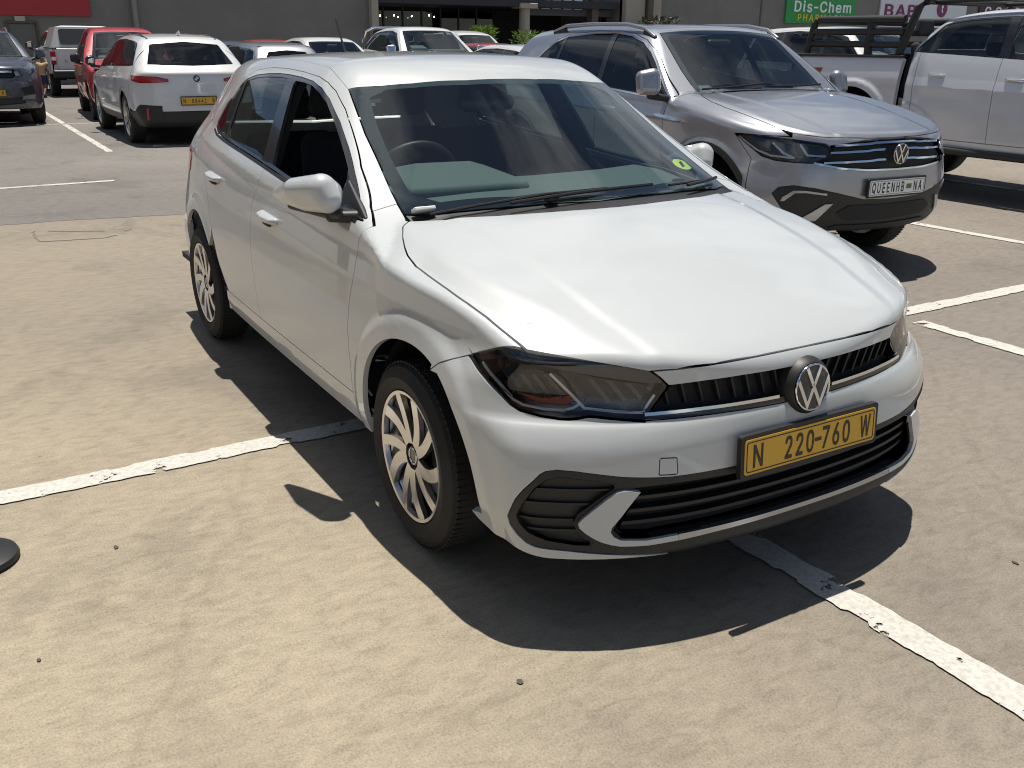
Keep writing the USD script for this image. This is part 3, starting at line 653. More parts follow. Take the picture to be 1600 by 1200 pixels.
    for k in range(-9, 10):
        if abs(k) < 2: continue
        y = k * .047; a = abs(y)
        x = float(np.interp(a, [0, .1, .25, .4, .47], [.77, .768, .752, .712, .690])) - .014
        b = box(.018, .006, .066, (x - .006, y, .655)); b.apply_transform(trimesh.transformations.rotation_matrix(.35 * np.sign(-y if y else 1), [1, 0, 0], (x, y, .655)))
        put(t, 'grille_rib', b, 'black_plastic', smooth=False)
    band = sym([(.78, 0, .613)] + [(.766, .221, .613), (.739, .352, .613), (.698, .478, .612)] + D['grbot'])
    put(t, 'grille_lower_band', skin(B, 'front', S('front', band), .03, .01, off=-.001, depth=.03), 'gloss_black')
    for s in (1, -1):
        c = [(x, s * y, z) for x, y, z in D['chrome']]
        put(t, 'grille_chrome_strip', skin(B, 'front', ribbon(B, 'front', c, .0085), .02, .004, off=.003, depth=.010), 'chrome')
    # headlamps
    for s, m in ((1, False), (-1, True)):
        h = info(UsdGeom.Xform.Define(stage, numbered(t.GetPath(), 'headlight')).GetPrim())
        put(h, 'lamp_housing', skin(B, 'front', ql.buffer(.002), .03, .03, off=-.05, depth=-.046, mirror=m), 'gloss_black')
        put(h, 'lamp_brow', skin(B, 'front', S('front', D['HL'][:13] + [(0.675, 0.495, 0.688), (0.621, 0.597, 0.706), (0.545, 0.703, 0.727), (0.480, 0.759, 0.739), (0.434, 0.780, 0.731), (.38, .802, .712)]).buffer(-.002), .02, .01, off=-.012, depth=.02, mirror=m), 'gloss_black')
        put(h, 'lamp_module', skin(B, 'front', S('front', D['mod1']), .02, .02, off=-.034, depth=.0, mirror=m), 'lamp_bowl')
        put(h, 'lamp_module', skin(B, 'front', S('front', D['mod2']), .02, .02, off=-.034, depth=.0, mirror=m), 'lamp_bowl')
        for kk, (mod, n_) in enumerate(((D['mod1'], 5), (D['mod2'], 4))):
            c = np.mean(mod, 0)
            for j in range(n_):
                u = (j + .5) / n_ - .5
                a0 = np.array(c) + np.array([-u * .10, u * .13, .030 - u * .02]); a1 = np.array(c) + np.array([.03 - u * .10, u * .13 - .045, -.030 - u * .02])
                q = np.vstack([np.linspace(a0, a1, 5)]); qq = ribbon(B, 'front', [tuple(p) for p in q], .010).intersection(S('front', mod))
                if not qq.is_empty: put(h, 'reflector_facet', skin(B, 'front', qq, .02, .02, off=-.026 - .002 * j, depth=.006, mirror=m), 'lamp_chrome')
        put(h, 'amber_reflector', skin(B, 'front', S('front', D['red']), .02, .02, off=-.03, depth=0, mirror=m), 'amber_reflector')
        for L in D['drl']:
            put(h, 'light_guide', skin(B, 'front', ribbon(B, 'front', L, .0065), .015, .004, off=-.010, depth=.008, mirror=m), 'satin_silver')
        put(h, 'lens', skin(B, 'front', ql.buffer(-.001), .02, .02, off=-.001, depth=.012, mirror=m), 'lens')
    # lower valance, pockets, blades, strip
    blade = S('front', D['blade']); fogin = S('front', D['fogin']).buffer(-.006).buffer(.006); lgin = S('front', sym(D['lgin']))
    strip = S('front', sym(D['strip_lo'] + D['strip_hi'])) if False else Polygon(B.flat('front', D['strip_lo'] + D['strip_hi'])).buffer(0)
    stripm = affinity.scale(strip, -1, 1, origin=(0, 0))
    bladem, foginm = (affinity.scale(q_, -1, 1, origin=(0, 0)) for q_ in (blade, fogin))
    vq = qv.difference(unary_union([lgin, fogin, foginm]))
    put(t, 'bumper_valance', skin(B, 'front', vq, .016, .012, off=-.003, depth=.03, shrink=.0015), 'black_plastic')
    put(t, 'lower_grille_backing', skin(B, 'front', lgin.buffer(.004), .03, .02, off=-.055, depth=-.05), 'dark_recess')
    for k, z in enumerate((.395, .355, .318)):
        sl = lgin.intersection(sbox(-2, z - .005, 2, z + .005))
        put(t, 'lower_grille_slat', skin(B, 'front', sl, .03, .006, off=-.014 - .006 * k, depth=.03), 'black_plastic')
    for s, q_, b_ in ((1, fogin, blade), (-1, foginm, bladem)):
        put(t, 'fog_pocket', skin(B, 'front', q_.buffer(.002), .02, .02, off=-.022, depth=-.02), 'black_plastic')
        for z in (.425, .385, .340, .310):
            f_ = q_.intersection(sbox(-2, z - .004, 2, z + .004)).buffer(-.001)
            if not f_.is_empty: put(t, 'pocket_fin', skin(B, 'front', f_, .02, .006, off=-.012, depth=.012), 'black_plastic')
        put(t, 'bumper_blade', skin(B, 'front', b_.buffer(-.001), .010, .008, off=.008, depth=.03), 'white_paint')
    for q_ in (strip, stripm): put(t, 'bumper_strip', skin(B, 'front', q_, .02, .006, off=.007, depth=.02), 'satin_silver')
    # badge and plate
    vw_badge(t, (.798, 0, .632), .0655, tilt=-6.0)
    plate(t, (.822, 0, .484), .505, .098, [('N', -.205, .062, .66), ('2', -.093, .062, .62), ('2', -.052, .062, .62), ('0', -.011, .062, .62), ('-', .020, .062, .8), ('7', .050, .062, .62), ('6', .091, .062, .62), ('0', .132, .062, .62), ('W', .210, .062, .50)], tilt=-4.0)
    # mirrors
    for s in (-1, 1):
        mm = info(UsdGeom.Xform.Define(stage, numbered(t.GetPath(), 'wing_mirror')).GetPrim())
        fx, fy = (0, 0) if s < 0 else (-.20, -.05)                 # the far one is folded a little
        Y = lambda L: [(x + fx, s * (y + fy), z, r) for x, y, z, r in L]
        shell = hull(Y([(-.745, .966, 1.016, .014), (-.690, .950, 1.013, .028), (-.600, .945, 1.044, .040), (-.465, .905, 1.060, .050), (-.445, .893, 1.030, .044), (-.555, .925, 1.016, .036), (-.50, .875, 1.040, .050)]), 3)
        put(mm, 'mirror_shell', shell, 'white_paint', smooth=60)
        put(mm, 'mirror_foot', hull(Y([(-.66, .945, .984, .012), (-.47, .885, .980, .016), (-.42, .868, .985, .014), (-.52, .86, .98, .014)]), 2), 'black_plastic', smooth=60)
        put(mm, 'mirror_arm', hull(Y([(-.46, .88, .972, .018), (-.50, .86, .970, .018), (-.44, .80, .968, .022), (-.52, .80, .970, .018)]), 2), 'black_plastic', smooth=60)
        put(mm, 'mirror_sail', hull(Y([(-.375, .795, .972, .008), (-.56, .800, .985, .012), (-.57, .770, 1.06, .008), (-.42, .785, .99, .01)]), 2), 'black_plastic', smooth=60)
    # door handles
    for s in (-1, 1):
        for (x0, z0) in ((-1.225, .846), (-2.06, .905)):
            y = float(onside(B, [(x0, z0)])[0, 1]); h = info(UsdGeom.Xform.Define(stage, numbered(t.GetPath(), 'door_handle')).GetPrim())
            Y = lambda L: [(x0 + x, s * (y + yy), z0 + z, r) for x, yy, z, r in L]
            put(h, 'handle_grip', hull(Y([(.085, .004, 0, .014), (.07, .022, .001, .012), (0, .028, .003, .013), (-.07, .022, .006, .012), (-.085, .004, .007, .014)]), 2), 'white_paint', smooth=60)
            c = hull(Y([(.0, .001, -.012, .022), (-.03, .001, -.012, .022)]), 2); put(h, 'handle_cup', c, 'dark_recess', smooth=60)
    # wipers, aerial, stickers
    Pw = lambda xy, up: [tuple(np.array(p) + np.array([up * .5, 0, up])) for p in drop(B, xy)]
    arm = Pw([(-.215, -.36), (-.225, -.10), (-.235, .12), (-.25, .25)], .022)
    put(t, 'wiper', cat([tube(arm, .006, 6), tube(Pw([(-.275, -.62), (-.262, -.45), (-.25, -.2), (-.245, .05)], .014), .005, 6)]), 'black_plastic')
    put(t, 'wiper', cat([tube(Pw([(-.255, .42), (-.30, .54), (-.345, .64)], .022), .006, 6), tube(Pw([(-.262, .34), (-.31, .52), (-.36, .655)], .014), .005, 6)]), 'black_plastic')
    put(t, 'washer_jet', box(.03, .05, .02, (-.222, -.19, 1.012), .006), 'black_plastic')
    put(t, 'roof_aerial', cat([tube([(-2.515, 0, 1.43), (-2.545, 0, 1.47), (-2.64, 0, 1.61)], [.009, .006, .0045], 7), hull([(-2.50, 0, 1.432, .018), (-2.56, 0, 1.436, .010)], 2)]), 'black_plastic')
    stk = affinity.translate(Point(0, 0).buffer(.035, 24), 0, 0)
    p0 = B.flat('top', drop(B, [(-.462, .578)]))[0]
    sp = affinity.scale(Point(0, 0).buffer(1, 24), .036, .050, origin=(0, 0)); sp = affinity.translate(sp, *p0)
    put(t, 'licence_disc', skin(B, 'top', sp, .02, .02, off=-.006, depth=0), 'sticker_yellow')
    put(t, 'licence_disc_print', skin(B, 'top', affinity.translate(affinity.scale(affinity.rotate(sbox(-1, -1, 1, 1), 20), .020, .010, origin=(0, 0)), *p0), .02, .02, off=-.0055, depth=0), 'plate_ink')
    p1 = drop(B, [(-.315, -.625)])[0]
    tag_ = box(.035, .075, .012, (0, 0, 0), .003); tag_.apply_transform(trimesh.transformations.rotation_matrix(-.45, [0, 1, 0])); tag_.apply_translation(np.array(p1) + [.01, 0, .012])
    put(t, 'paper_tag', tag_, 'white_plastic')
    for k in (0, -2.551):
        for s in (-1, 1): wheel(t, (k, s * .757, .2985), .2975, .206, .190, s, 'swirl')
    # wheel housings, floor and cabin
    for cx, R in ((.065, .37), (-2.485, .375)):
        for s in (-1, 1):
            a = np.radians(np.linspace(2, 178, 30)); V = []; F = []
            for i, q_ in enumerate(a):
                V += [(cx + R * math.cos(q_), s * .80, .325 + R * math.sin(q_)), (cx + R * math.cos(q_), s * .50, .325 + R * math.sin(q_)), (cx, s * .50, .325)]
            for i in range(len(a) - 1):
                p = 3 * i; F += [(p, p + 3, p + 4), (p, p + 4, p + 1), (p + 1, p + 4, p + 2)]
            put(t, 'wheel_housing', trimesh.Trimesh(V, F, process=False), 'dark_recess')
    pan = Polygon([(.70, 0), (.70, .45), (.62, .62), (.50, .74), (.42, .79), (-.30, .80), (-2.1, .80), (-2.2, .58), (-2.95, .52), (-2.95, -.52), (-2.2, -.58), (-2.1, -.80), (-.30, -.80), (.42, -.79), (.50, -.74), (.62, -.62), (.70, -.45)])
    for cx in (0, -2.551):
        for s in (-1, 1): pan = pan.difference(sbox(cx - .36, min(s * .60, s * .9), cx + .36, max(s * .60, s * .9)))
    pan = trimesh.creation.extrude_polygon(pan, .05); pan.apply_translation((0, 0, .255)); put(t, 'underbody', pan, 'dark_recess')
    cabin(t, B)
    return t, B

def seat(parent, x, y, w=.50, back=.62, head=True, rake=.32, mat_='seat_cloth'):
    s = info(UsdGeom.Xform.Define(stage, numbered(parent.GetPath(), 'seat')).GetPrim())
    put(s, 'seat_cushion', hull([(x + .25, y - w / 2 + .06, .46, .07), (x + .25, y + w / 2 - .06, .46, .07), (x - .22, y - w / 2 + .06, .42, .07), (x - .22, y + w / 2 - .06, .42, .07)], 2), mat_, smooth=60)
    dx = -math.sin(rake) * back
    put(s, 'seat_back', hull([(x - .20, y - w / 2 + .07, .48, .07), (x - .20, y + w / 2 - .07, .48, .07), (x - .20 + dx, y - w / 2 + .12, .48 + back * .95, .055), (x - .20 + dx, y + w / 2 - .12, .48 + back * .95, .055)], 2), mat_, smooth=60)
    if head:
        hx, hz = x - .20 + dx * 1.12, .48 + back + .13
        put(s, 'headrest', hull([(hx, y - .09, hz, .045), (hx, y + .09, hz, .045), (hx, y - .075, hz + .09, .04), (hx, y + .075, hz + .09, .04)], 2), mat_, smooth=60)
    return s

def cabin(t, B, dx=0.0, dz=0.0):
    """Dashboard, wheel, seats and dark trim."""
    sec = [(-.24, .955), (-.36, .995), (-.52, 1.022), (-.65, 1.028), (-.74, .94), (-.72, .74), (-.60, .60), (-.2, .60)]
    m = trimesh.creation.extrude_polygon(Polygon(sec), 1.34); m.apply_transform(np.array([[1, 0, 0, 0], [0, 0, -1, .67], [0, 1, 0, 0], [0, 0, 0, 1.0]]))
    m = m.subdivide().subdivide(); v = m.vertices.copy(); v[:, 0] -= .28 * v[:, 1] ** 2; m.vertices = v
    put(t, 'dashboard', m, 'dash_plastic', smooth=30)
    put(t, 'instrument_hood', hull([(-.52, -.56, 1.01, .03), (-.50, -.14, 1.01, .03), (-.74, -.55, 1.045, .03), (-.72, -.18, 1.04, .03), (-.68, -.47, 1.07, .025), (-.66, -.27, 1.07, .025)], 2), 'dash_plastic', smooth=60)
    c = np.array([-.93, -.375, .975]); ax = np.array([math.cos(.45), 0, -math.sin(.45)]); e1 = np.array([0, 1.0, 0]); e2 = np.cross(ax, e1)
    pts = [c + .185 * (math.cos(a) * e1 + math.sin(a) * e2) for a in np.linspace(0, 2 * math.pi, 40, endpoint=False)]
    st = info(UsdGeom.Xform.Define(stage, numbered(t.GetPath(), 'steering_wheel')).GetPrim())
    put(st, 'wheel_rim', tube(pts, .015, 8, True), 'black_plastic', smooth=60)
    put(st, 'wheel_boss', cat([hull([(*(c + .04 * e1), .05), (*(c - .04 * e1), .05), (*(c + ax * .05), .03)], 2), tube([c - .17 * e1, c + .17 * e1], .014, 6), tube([c, c - .17 * e2], .014, 6)]), 'black_plastic', smooth=60)
    for y in (-.37, .37): seat(t, -1.28, y)
    for y in (-.33, .33): seat(t, -2.15, y, .60, .55)
    put(t, 'cabin_floor', box(2.75, 1.62, .03, (-1.80, 0, .335)), 'dark_recess')
    put(t, 'parcel_shelf', box(.45, 1.05, .03, (-2.68, 0, .93)), 'dark_recess')
    put(t, 'rear_view_mirror', hull([(-1.00, -.09, 1.275, .03), (-1.00, .09, 1.275, .03)], 2), 'black_plastic', smooth=60)
    # inner skins of doors and roof
    sd = Polygon([(-.42, .36), (-2.9, .36), (-2.9, 1.0), (-2.4, 1.06), (-1.4, 1.0), (-.42, .955)])
    for m in (True, False): put(t, 'door_card', skin(B, 'side', sd, .06, .06, off=-.05, depth=0, mirror=m), 'seat_cloth')
    bp = Polygon([(-1.40, 1.0), (-1.50, 1.36), (-1.57, 1.36), (-1.52, 1.0)])
    for m in (True, False): put(t, 'pillar_trim', skin(B, 'side', bp, .05, .05, off=-.03, depth=.03, mirror=m), 'seat_cloth')
    rl = Polygon(B.flat('top', sym(drop(B, [(-1.0, 0), (-1.02, .5), (-1.6, .5), (-2.6, .42), (-2.65, 0)]))))
    put(t, 'headliner', skin(B, 'top', rl, .06, .06, off=-.05, depth=0), 'headliner')
def build_car(t, B, S, res=.03, cabin_=True):
    """Panels, windows, lamps, wheels and cabin of a car t with skin B, laid out by S (right half; the left is its mirror image)."""
    col, g = S['paint'], S.get('gap_w', .004)
    P3 = lambda xz: [tuple(p) for p in onside(B, np.array([(a, b) for a, b in dense([(x, z) for x, z in xz], .04)]) if len(xz) > 1 else np.asarray(xz, float))]
    tail = [tuple(p) for p in B.place('rear', np.array([[math.radians(a), z] for a, z in S['tail']]))]
    rail = drop(B, S['rail']); ws, cowl = S['wsedge'], S['cowl']
    top = lambda P: poly3(B, 'top', P); front = lambda P: poly3(B, 'front', P); rear = lambda P: poly3(B, 'rear', P)
    (ax, az, aR), (bx, bz, bR) = S['arches']; sill, low = S['sill'], S['low']
    fl = S.get('hood_lip') or drop(B, [(S['hood_x'] - S['hood_k'] * y * y, y) for y in np.linspace(S['hood_y'], 0, 9)])
    gap = S.get('gap') or drop(B, [(x, float(B.hoodt[3](x))) for x in np.linspace(cowl[-1][0] + .06, fl[0][0], 12)])
    put(t, 'hood', skin(B, 'top', top(sym(cowl + gap + fl)), res, res, depth=.02, shrink=g / 2), col)
    back = drop(B, [(S['rail'][-1][0] - S.get('lip', .05) * (1 - (y / S['rail'][-1][1]) ** 2), y) for y in np.linspace(S['rail'][-1][1], 0, 6)])[1:]
    put(t, 'roof', skin(B, 'top', top(sym(S['wstop'] + rail + back)), res * 1.3, res * 1.3, depth=.02), S.get('roof_paint', col))
    low_ws = [(x - .05, y, z) for x, y, z in cowl]
    W = top(sym(low_ws + ws[1:] + S['wstop'][::-1][1:]))
    put(t, 'windscreen', skin(B, 'top', W, .06, .06, depth=0, shrink=.004), S.get('screen', 'clear_glass'))
    put(t, 'windscreen_frit', skin(B, 'top', W.buffer(-.005).difference(W.buffer(-.07).buffer(.03)), .05, .05, off=-.004, depth=0), 'gloss_black')
    put(t, 'cowl', skin(B, 'top', top(sym([(x - .05, y, z) for x, y, z in cowl] + cowl[::-1])), .05, .05, off=-.012, depth=0), 'black_plastic')
    # side panels
    xF, xB, xR = S['xF'], S['xB'], S['xR']
    Kxz = [(p[0], p[2]) for p in ws] + [(p[0], p[2]) for p in rail] + [(p[0], p[2]) for p in tail]
    DLO = Polygon(S['DLO']).buffer(0); frame = S.get('frame', .05)
    ca, cb = Point(ax, az).buffer(aR, 32), Point(bx, bz).buffer(bR, 32)
    upper = Polygon(Kxz + [(tail[-1][0], sill), (xF, sill), (xF, cowl[-1][2] - .02)]).buffer(0)
    door_top = DLO.buffer(frame * .55)
    strip = lambda x0, x1: Polygon([(x0[0], sill), (x0[1], 2.2), (x1[1], 2.2), (x1[0], sill)])
    beltz = lambda x: float(np.interp(x, *zip(*sorted(S['belt']))))
    below = Polygon([(xF + .3, sill), (xF + .3, beltz(xF + .3))] + [(x, beltz(x)) for x in np.linspace(xF + .3, tail[-1][0], 20)] + [(tail[-1][0], sill)])
    shell = unary_union([door_top, below])
    fd = shell.intersection(strip((xB, xB - .04), (xF, xF))).intersection(upper.union(below)).difference(ca)
    rd = shell.intersection(strip((xR[0], xR[1]), (xB, xB - .04))).difference(cb.buffer(.01))
    doors = [('front_door', fd, xF, xB)] + ([('rear_door', rd, xB, xR[0])] if S.get('four', True) else [])
    holes = [d.buffer(.001) for _, d, _, _ in doors] + [DLO]
    body = upper.intersection(below).difference(unary_union(holes)).difference(cb)
    def conv(q):
        """A side-view polygon as one of the (x, angle) map."""
        return unary_union([Polygon(B.flat('top', P3(list(p.exterior.coords)))).buffer(0).difference(unary_union([Polygon(B.flat('top', P3(list(r.coords)))).buffer(0) for r in p.interiors]) if len(p.interiors) else Polygon()) for p in (q.geoms if hasattr(q, 'geoms') else [q]) if p.area > 1e-6])
    upq = top(ws + rail + tail + P3([(x, beltz(x)) for x in np.linspace(tail[-1][0], xF - .02, 24) if x > min(p[0] for p in tail) + .02][0:]))
    upq = upq.difference(unary_union([conv(h_) for h_ in holes] + [conv(body)]))
    for m in (True, False):
        for nm, q, _, _ in doors: put(t, nm, skin(B, 'top', conv(q.difference(DLO)), res, res * .6, depth=.02, mirror=m, shrink=g / 2), col)
        put(t, 'body_side', join([skin(B, 'top', upq, res, res * .6, depth=.015, mirror=m, shrink=.0008), skin(B, 'side', body, res, res * .6, depth=.02, mirror=m, shrink=.001)]), col)
        put(t, 'sill', skin(B, 'side', Polygon([(xF, sill), (bx + .2, sill), (bx + .2, low), (ax - .2, low)]).buffer(0).difference(ca).difference(cb), .06, .03, depth=.03, mirror=m, shrink=g / 2), S.get('sill_paint', col))
        fen = [(ax + aR + .03, S['lamp_z'])] if False else None
    lamp = S['lamp']
    seam = onside(B, [(S['seam_x'], z) for z in np.linspace(S['seam_z'], az + .05, 4)])
    arc_f = [tuple(p) for p in onside(B, arc(ax, az, aR, 185, max(10, math.degrees(math.acos(max(-1, min(1, (S['seam_x'] - ax) / aR))))) if S['seam_x'] < ax + aR else 5))]
    seam_pts = [tuple(p) for p in seam if (p[0] - ax) ** 2 + (p[2] - az) ** 2 > aR * aR]
    fend = seam_pts[::-1] + S.get('fender_front', []) + gap[::-1] + cowl[::-1][:1] + [ws[0]] + P3([(xF, cowl[-1][2] - .02), (xF, sill)]) + P3([(xF, low + .03), (ax - aR - .02, low + .03)]) + arc_f
    for m in (True, False): put(t, 'fender', skin(B, 'top', top(fend), res, res * .8, depth=.02, mirror=m, shrink=g / 2), col)
    # windows
    wins = [DLO.buffer(-.012)]
    for (x0, x1, w) in S['divs']:
        wins = [q for p_ in wins for q in (lambda d: d.geoms if hasattr(d, 'geoms') else [d])(p_.difference(LineString([(x0, 0.4), (x1, 2.2)]).buffer(w / 2)))]
    wins = sorted([rounded(w_, .01) for w_ in wins if w_.area > .004], key=lambda w_: -w_.centroid.x)
    for m in (True, False):
        put(t, 'window_trim', skin(B, 'side', DLO.buffer(-.002).difference(unary_union(wins)), .06, .05, off=-.003, depth=.01, mirror=m), 'gloss_black')
        for k, w_ in enumerate(wins):
            if S.get('blank') and k >= S['blank']: continue
            put(t, 'side_window', skin(B, 'side', w_, .08, .07, off=-.006, depth=0, mirror=m), S['glass'][min(k, len(S['glass']) - 1)])
        if S.get('chrome_line'):
            put(t, 'window_chrome', skin(B, 'side', DLO.buffer(.004).difference(DLO.buffer(-.008)), .05, .02, off=.002, depth=.006, mirror=m), 'chrome')
    # nose
    bot = facing(B, [(y, S['nose_low']) for y in np.linspace(S['nose_y'], 0, 6)])
    nose = fl[::-1] + (S['fender_front'][::-1] if S.get('trim_nose') else []) + seam_pts + [tuple(p) for p in onside(B, arc(ax, az, aR, math.degrees(math.asin(max(-.9, min(.95, (seam_pts[-1][2] - az) / aR)))) if seam_pts else 40, math.degrees(math.asin(max(-.95, (low - az) / aR))), 10))] + bot
    cut = []
    mirr = lambda q: affinity.scale(q, -1, 1, origin=(0, 0))
    lq = front(lamp['outline']); lqs = [(lq, False), (lq, True)]
    cut += [lq, mirr(lq)]
    for e in S['front']:
        q = front(sym(e['half'])) if 'half' in e else front(e['side']); e['q'] = q
        if e.get('cut', True): cut += [q] if 'half' in e else [q, mirr(q)]
    nq = front(sym(nose)).difference(unary_union([c.buffer(.002) for c in cut]))
    put(t, 'front_bumper', skin(B, 'front', nq, res, res * .7, depth=.02, shrink=.001), S.get('bumper_paint', col))
    for e in S['front']:
        for m in ((False,) if 'half' in e else (False, True)):
            put(t, e['name'], skin(B, 'front', e['q'].buffer(e.get('grow', .002)), res, res * .7, off=e['off'], depth=e.get('depth', 0), mirror=m), e['mat'])
    for q, m in lqs:
        h = info(UsdGeom.Xform.Define(stage, numbered(t.GetPath(), 'headlight')).GetPrim())
        put(h, 'lamp_housing', skin(B, 'front', q.buffer(.002), .04, .03, off=-.04, depth=-.036, mirror=m), S.get('lamp_mat', 'gloss_black'))
        for w_ in lamp.get('bits', []):
            put(h, w_['name'], skin(B, 'front', front(w_['poly']) if 'poly' in w_ else ribbon(B, 'front', w_['line'], w_['w']), .03, .02, off=w_['off'], depth=.006, mirror=m), w_['mat'])
        put(h, 'lens', skin(B, 'front', q, .03, .03, off=-.001, depth=.01, mirror=m), 'lens')
    # tail
    rr = S['rear']
    tg = sym([(-5, 0, rr['split'])] + [tuple(p) for p in B.place('rear', np.array([[math.radians(rr['ang'][0]), rr['split']]]))] + tail[::-1][1:] + rail[-1:] + back)
    wq = rear(sym(facing(B, rr['window'], True)))
    rq = rear(tg)
    lamps = [rear(facing(B, L['yz'], True)) for L in rr['lamps']]
    put(t, 'tailgate', skin(B, 'rear', rq.difference(wq).difference(unary_union([x.union(mirr(x)) for x in lamps])), res * 1.3, res, depth=.02, shrink=.002), rr.get('paint', col))
    put(t, 'rear_window', skin(B, 'rear', wq.buffer(-.003), .07, .05, off=-.004, depth=0), rr.get('glass', 'dark_glass'))
    rbq = rear(sym(facing(B, [(0, rr['split'] - .004), (rr['w'], rr['split'] - .004)], True) + [tuple(p) for p in B.place('rear', np.array([[math.radians(rr['ang'][1]), rr['split'] - .004], [math.radians(rr['ang'][1]), rr['low'] + .1], [math.radians(rr['ang'][1] - 4), rr['low']]]))] + facing(B, [(0, rr['low'])], True)))
    ex = [rear(sym(facing(B, e['yz'], True))) for e in rr.get('extra', [])]
    put(t, 'rear_bumper', skin(B, 'rear', rbq.difference(unary_union(ex) if ex else Polygon()), res * 1.3, res, depth=.03, shrink=.002), rr.get('bumper', col))
    for e, q in zip(rr.get('extra', []), ex): put(t, e['name'], skin(B, 'rear', q, res * 1.3, res, off=e['off'], depth=.02), e['mat'])
    for L, q in zip(rr['lamps'], lamps):
        for m in (False, True): put(t, L.get('name', 'tail_lamp'), skin(B, 'rear', q.buffer(-.002), .03, .03, off=L.get('off', .006), depth=.03, mirror=m), L['mat'])
    # wheels, housings, cabin
    R, rim, wide, style, tr = S['wheel']
    for cx in (ax, bx):
        for s in (-1, 1): wheel(t, (S['axles'][0 if cx == ax else 1], s * tr, R), R, rim, wide, s, style, S.get('rims', ('machined_alloy', 'dark_alloy')))
        for s in (-1, 1):
            a = np.radians(np.linspace(0, 180, 20)); V = []; F = []; Rr = aR + .01; y1 = S['hw'] - .07
            for q in a: V += [(cx + Rr * math.cos(q), s * y1, az + Rr * math.sin(q)), (cx + Rr * math.cos(q), s * (y1 - .35), az + Rr * math.sin(q)), (cx, s * (y1 - .35), az)]
            for i in range(len(a) - 1): p = 3 * i; F += [(p, p + 3, p + 4), (p, p + 4, p + 1), (p + 1, p + 4, p + 2)]
            put(t, 'wheel_housing', trimesh.Trimesh(V, F, process=False), 'dark_recess')
    put(t, 'underbody', box(ax - bx - 2 * aR, S['hw'] * 1.8, .06, ((ax + bx) / 2, 0, low + .05)), 'dark_recess')
    for nm_, x_ in (('front_undertray', ax + aR * .5 + .1), ('rear_undertray', bx - aR * .5 - .1)): put(t, nm_, box(aR + .30, S['hw'] * 1.05, .05, (x_, 0, low + .07)), 'dark_recess')
    if cabin_:
        z = S['seat_z']; xs = S['seats']
        sec = [(cowl[0][0] - .14, z + .50), (cowl[0][0] - .40, z + .52), (cowl[0][0] - .58, z + .40), (cowl[0][0] - .5, z + .1), (cowl[0][0] - .1, z + .1)]
        m = trimesh.creation.extrude_polygon(Polygon(sec), S['hw'] * 1.32); m.apply_transform(np.array([[1, 0, 0, 0], [0, 0, -1, S['hw'] * .66], [0, 1, 0, 0], [0, 0, 0, 1.0]]))
        put(t, 'dashboard', m, 'dash_plastic')
        put(t, 'instrument_hood', hull([(cowl[0][0] - .30, -.52, z + .52, .03), (cowl[0][0] - .30, -.22, z + .52, .03), (cowl[0][0] - .45, -.50, z + .56, .035), (cowl[0][0] - .45, -.24, z + .56, .035)], 2), 'dash_plastic', smooth=60)
        c = np.array([cowl[0][0] - .68, -.38, z + .50]); a_ = np.array([.9, 0, -.43]); e1 = np.array([0, 1.0, 0]); e2 = np.cross(a_, e1)
        put(t, 'steering_wheel', cat([tube([c + .185 * (math.cos(a) * e1 + math.sin(a) * e2) for a in np.linspace(0, 2 * math.pi, 28, endpoint=False)], .015, 6, True), tube([c - .18 * e1, c + .18 * e1], .02, 6)]), 'black_plastic', smooth=60)
        for k, x in enumerate(xs):
            for y in (-.38, .38):
                s_ = seat(t, x, y); UsdGeom.Xform(s_).AddTranslateOp().Set(Gf.Vec3d(0, 0, z - .46))
        put(t, 'cabin_floor', box(cowl[0][0] - .6 - tail[-1][0] - .2, S['hw'] * 1.5, .03, ((cowl[0][0] - .6 + tail[-1][0] + .2) / 2, 0, z - .12)), 'dark_recess')
        lo = below.intersection(strip((tail[-1][0] + .2, tail[-1][0] + .2), (xF - .1, xF - .1))).buffer(-.02)
        for m_ in (True, False): put(t, 'door_card', skin(B, 'side', lo, .12, .12, off=-.06, depth=0, mirror=m_), 'seat_cloth')
        rl = top(sym([(wx, y, zz) for wx, y, zz in drop(B, [(S['wstop'][0][0] - .06, 0), (S['rail'][0][0] - .02, S['rail'][0][1] - .04), (S['rail'][-1][0] + .1, S['rail'][-1][1] - .04), (S['rail'][-1][0] + .1, 0)])]))
        put(t, 'headliner', skin(B, 'top', rl, .1, .1, off=-.05, depth=0), 'headliner')
        put(t, 'rear_view_mirror', hull([(S['wstop'][0][0] + .05, -.09, S['wstop'][0][2] - .10, .03), (S['wstop'][0][0] + .05, .09, S['wstop'][0][2] - .10, .03)], 2), 'black_plastic', smooth=60)
    if S.get('mirror'):
        mx, my, mz, ml, mh, mc, mb = S['mirror']
        for s in (-1, 1):
            mm = info(UsdGeom.Xform.Define(stage, numbered(t.GetPath(), 'wing_mirror')).GetPrim())
            fx = S.get('fold', 0) if s > 0 else 0
            Y = lambda L: [(mx + x + fx, s * (my + y + fx * .3), mz + z + fx * .2, r) for x, y, z, r in L]
            put(mm, 'mirror_shell', hull(Y([(.01, .03, .02, .05), (-.01, .03, mh - .06, .055), (-.01, ml - .06, .02, .045), (-.03, ml - .07, mh - .07, .05)]), 3), mc, smooth=60)
            put(mm, 'mirror_arm', hull(Y([(.0, .05, -.03, .025), (.02, -.09, -.05, .025)]), 1), mb, smooth=60)
            put(mm, 'mirror_glass', hull(Y([(-.065, .03, .02, .012), (-.065, ml - .06, .02, .012), (-.07, .03, mh - .06, .012), (-.07, ml - .07, mh - .07, .012)]), 1), 'mirror_glass', smooth=60)
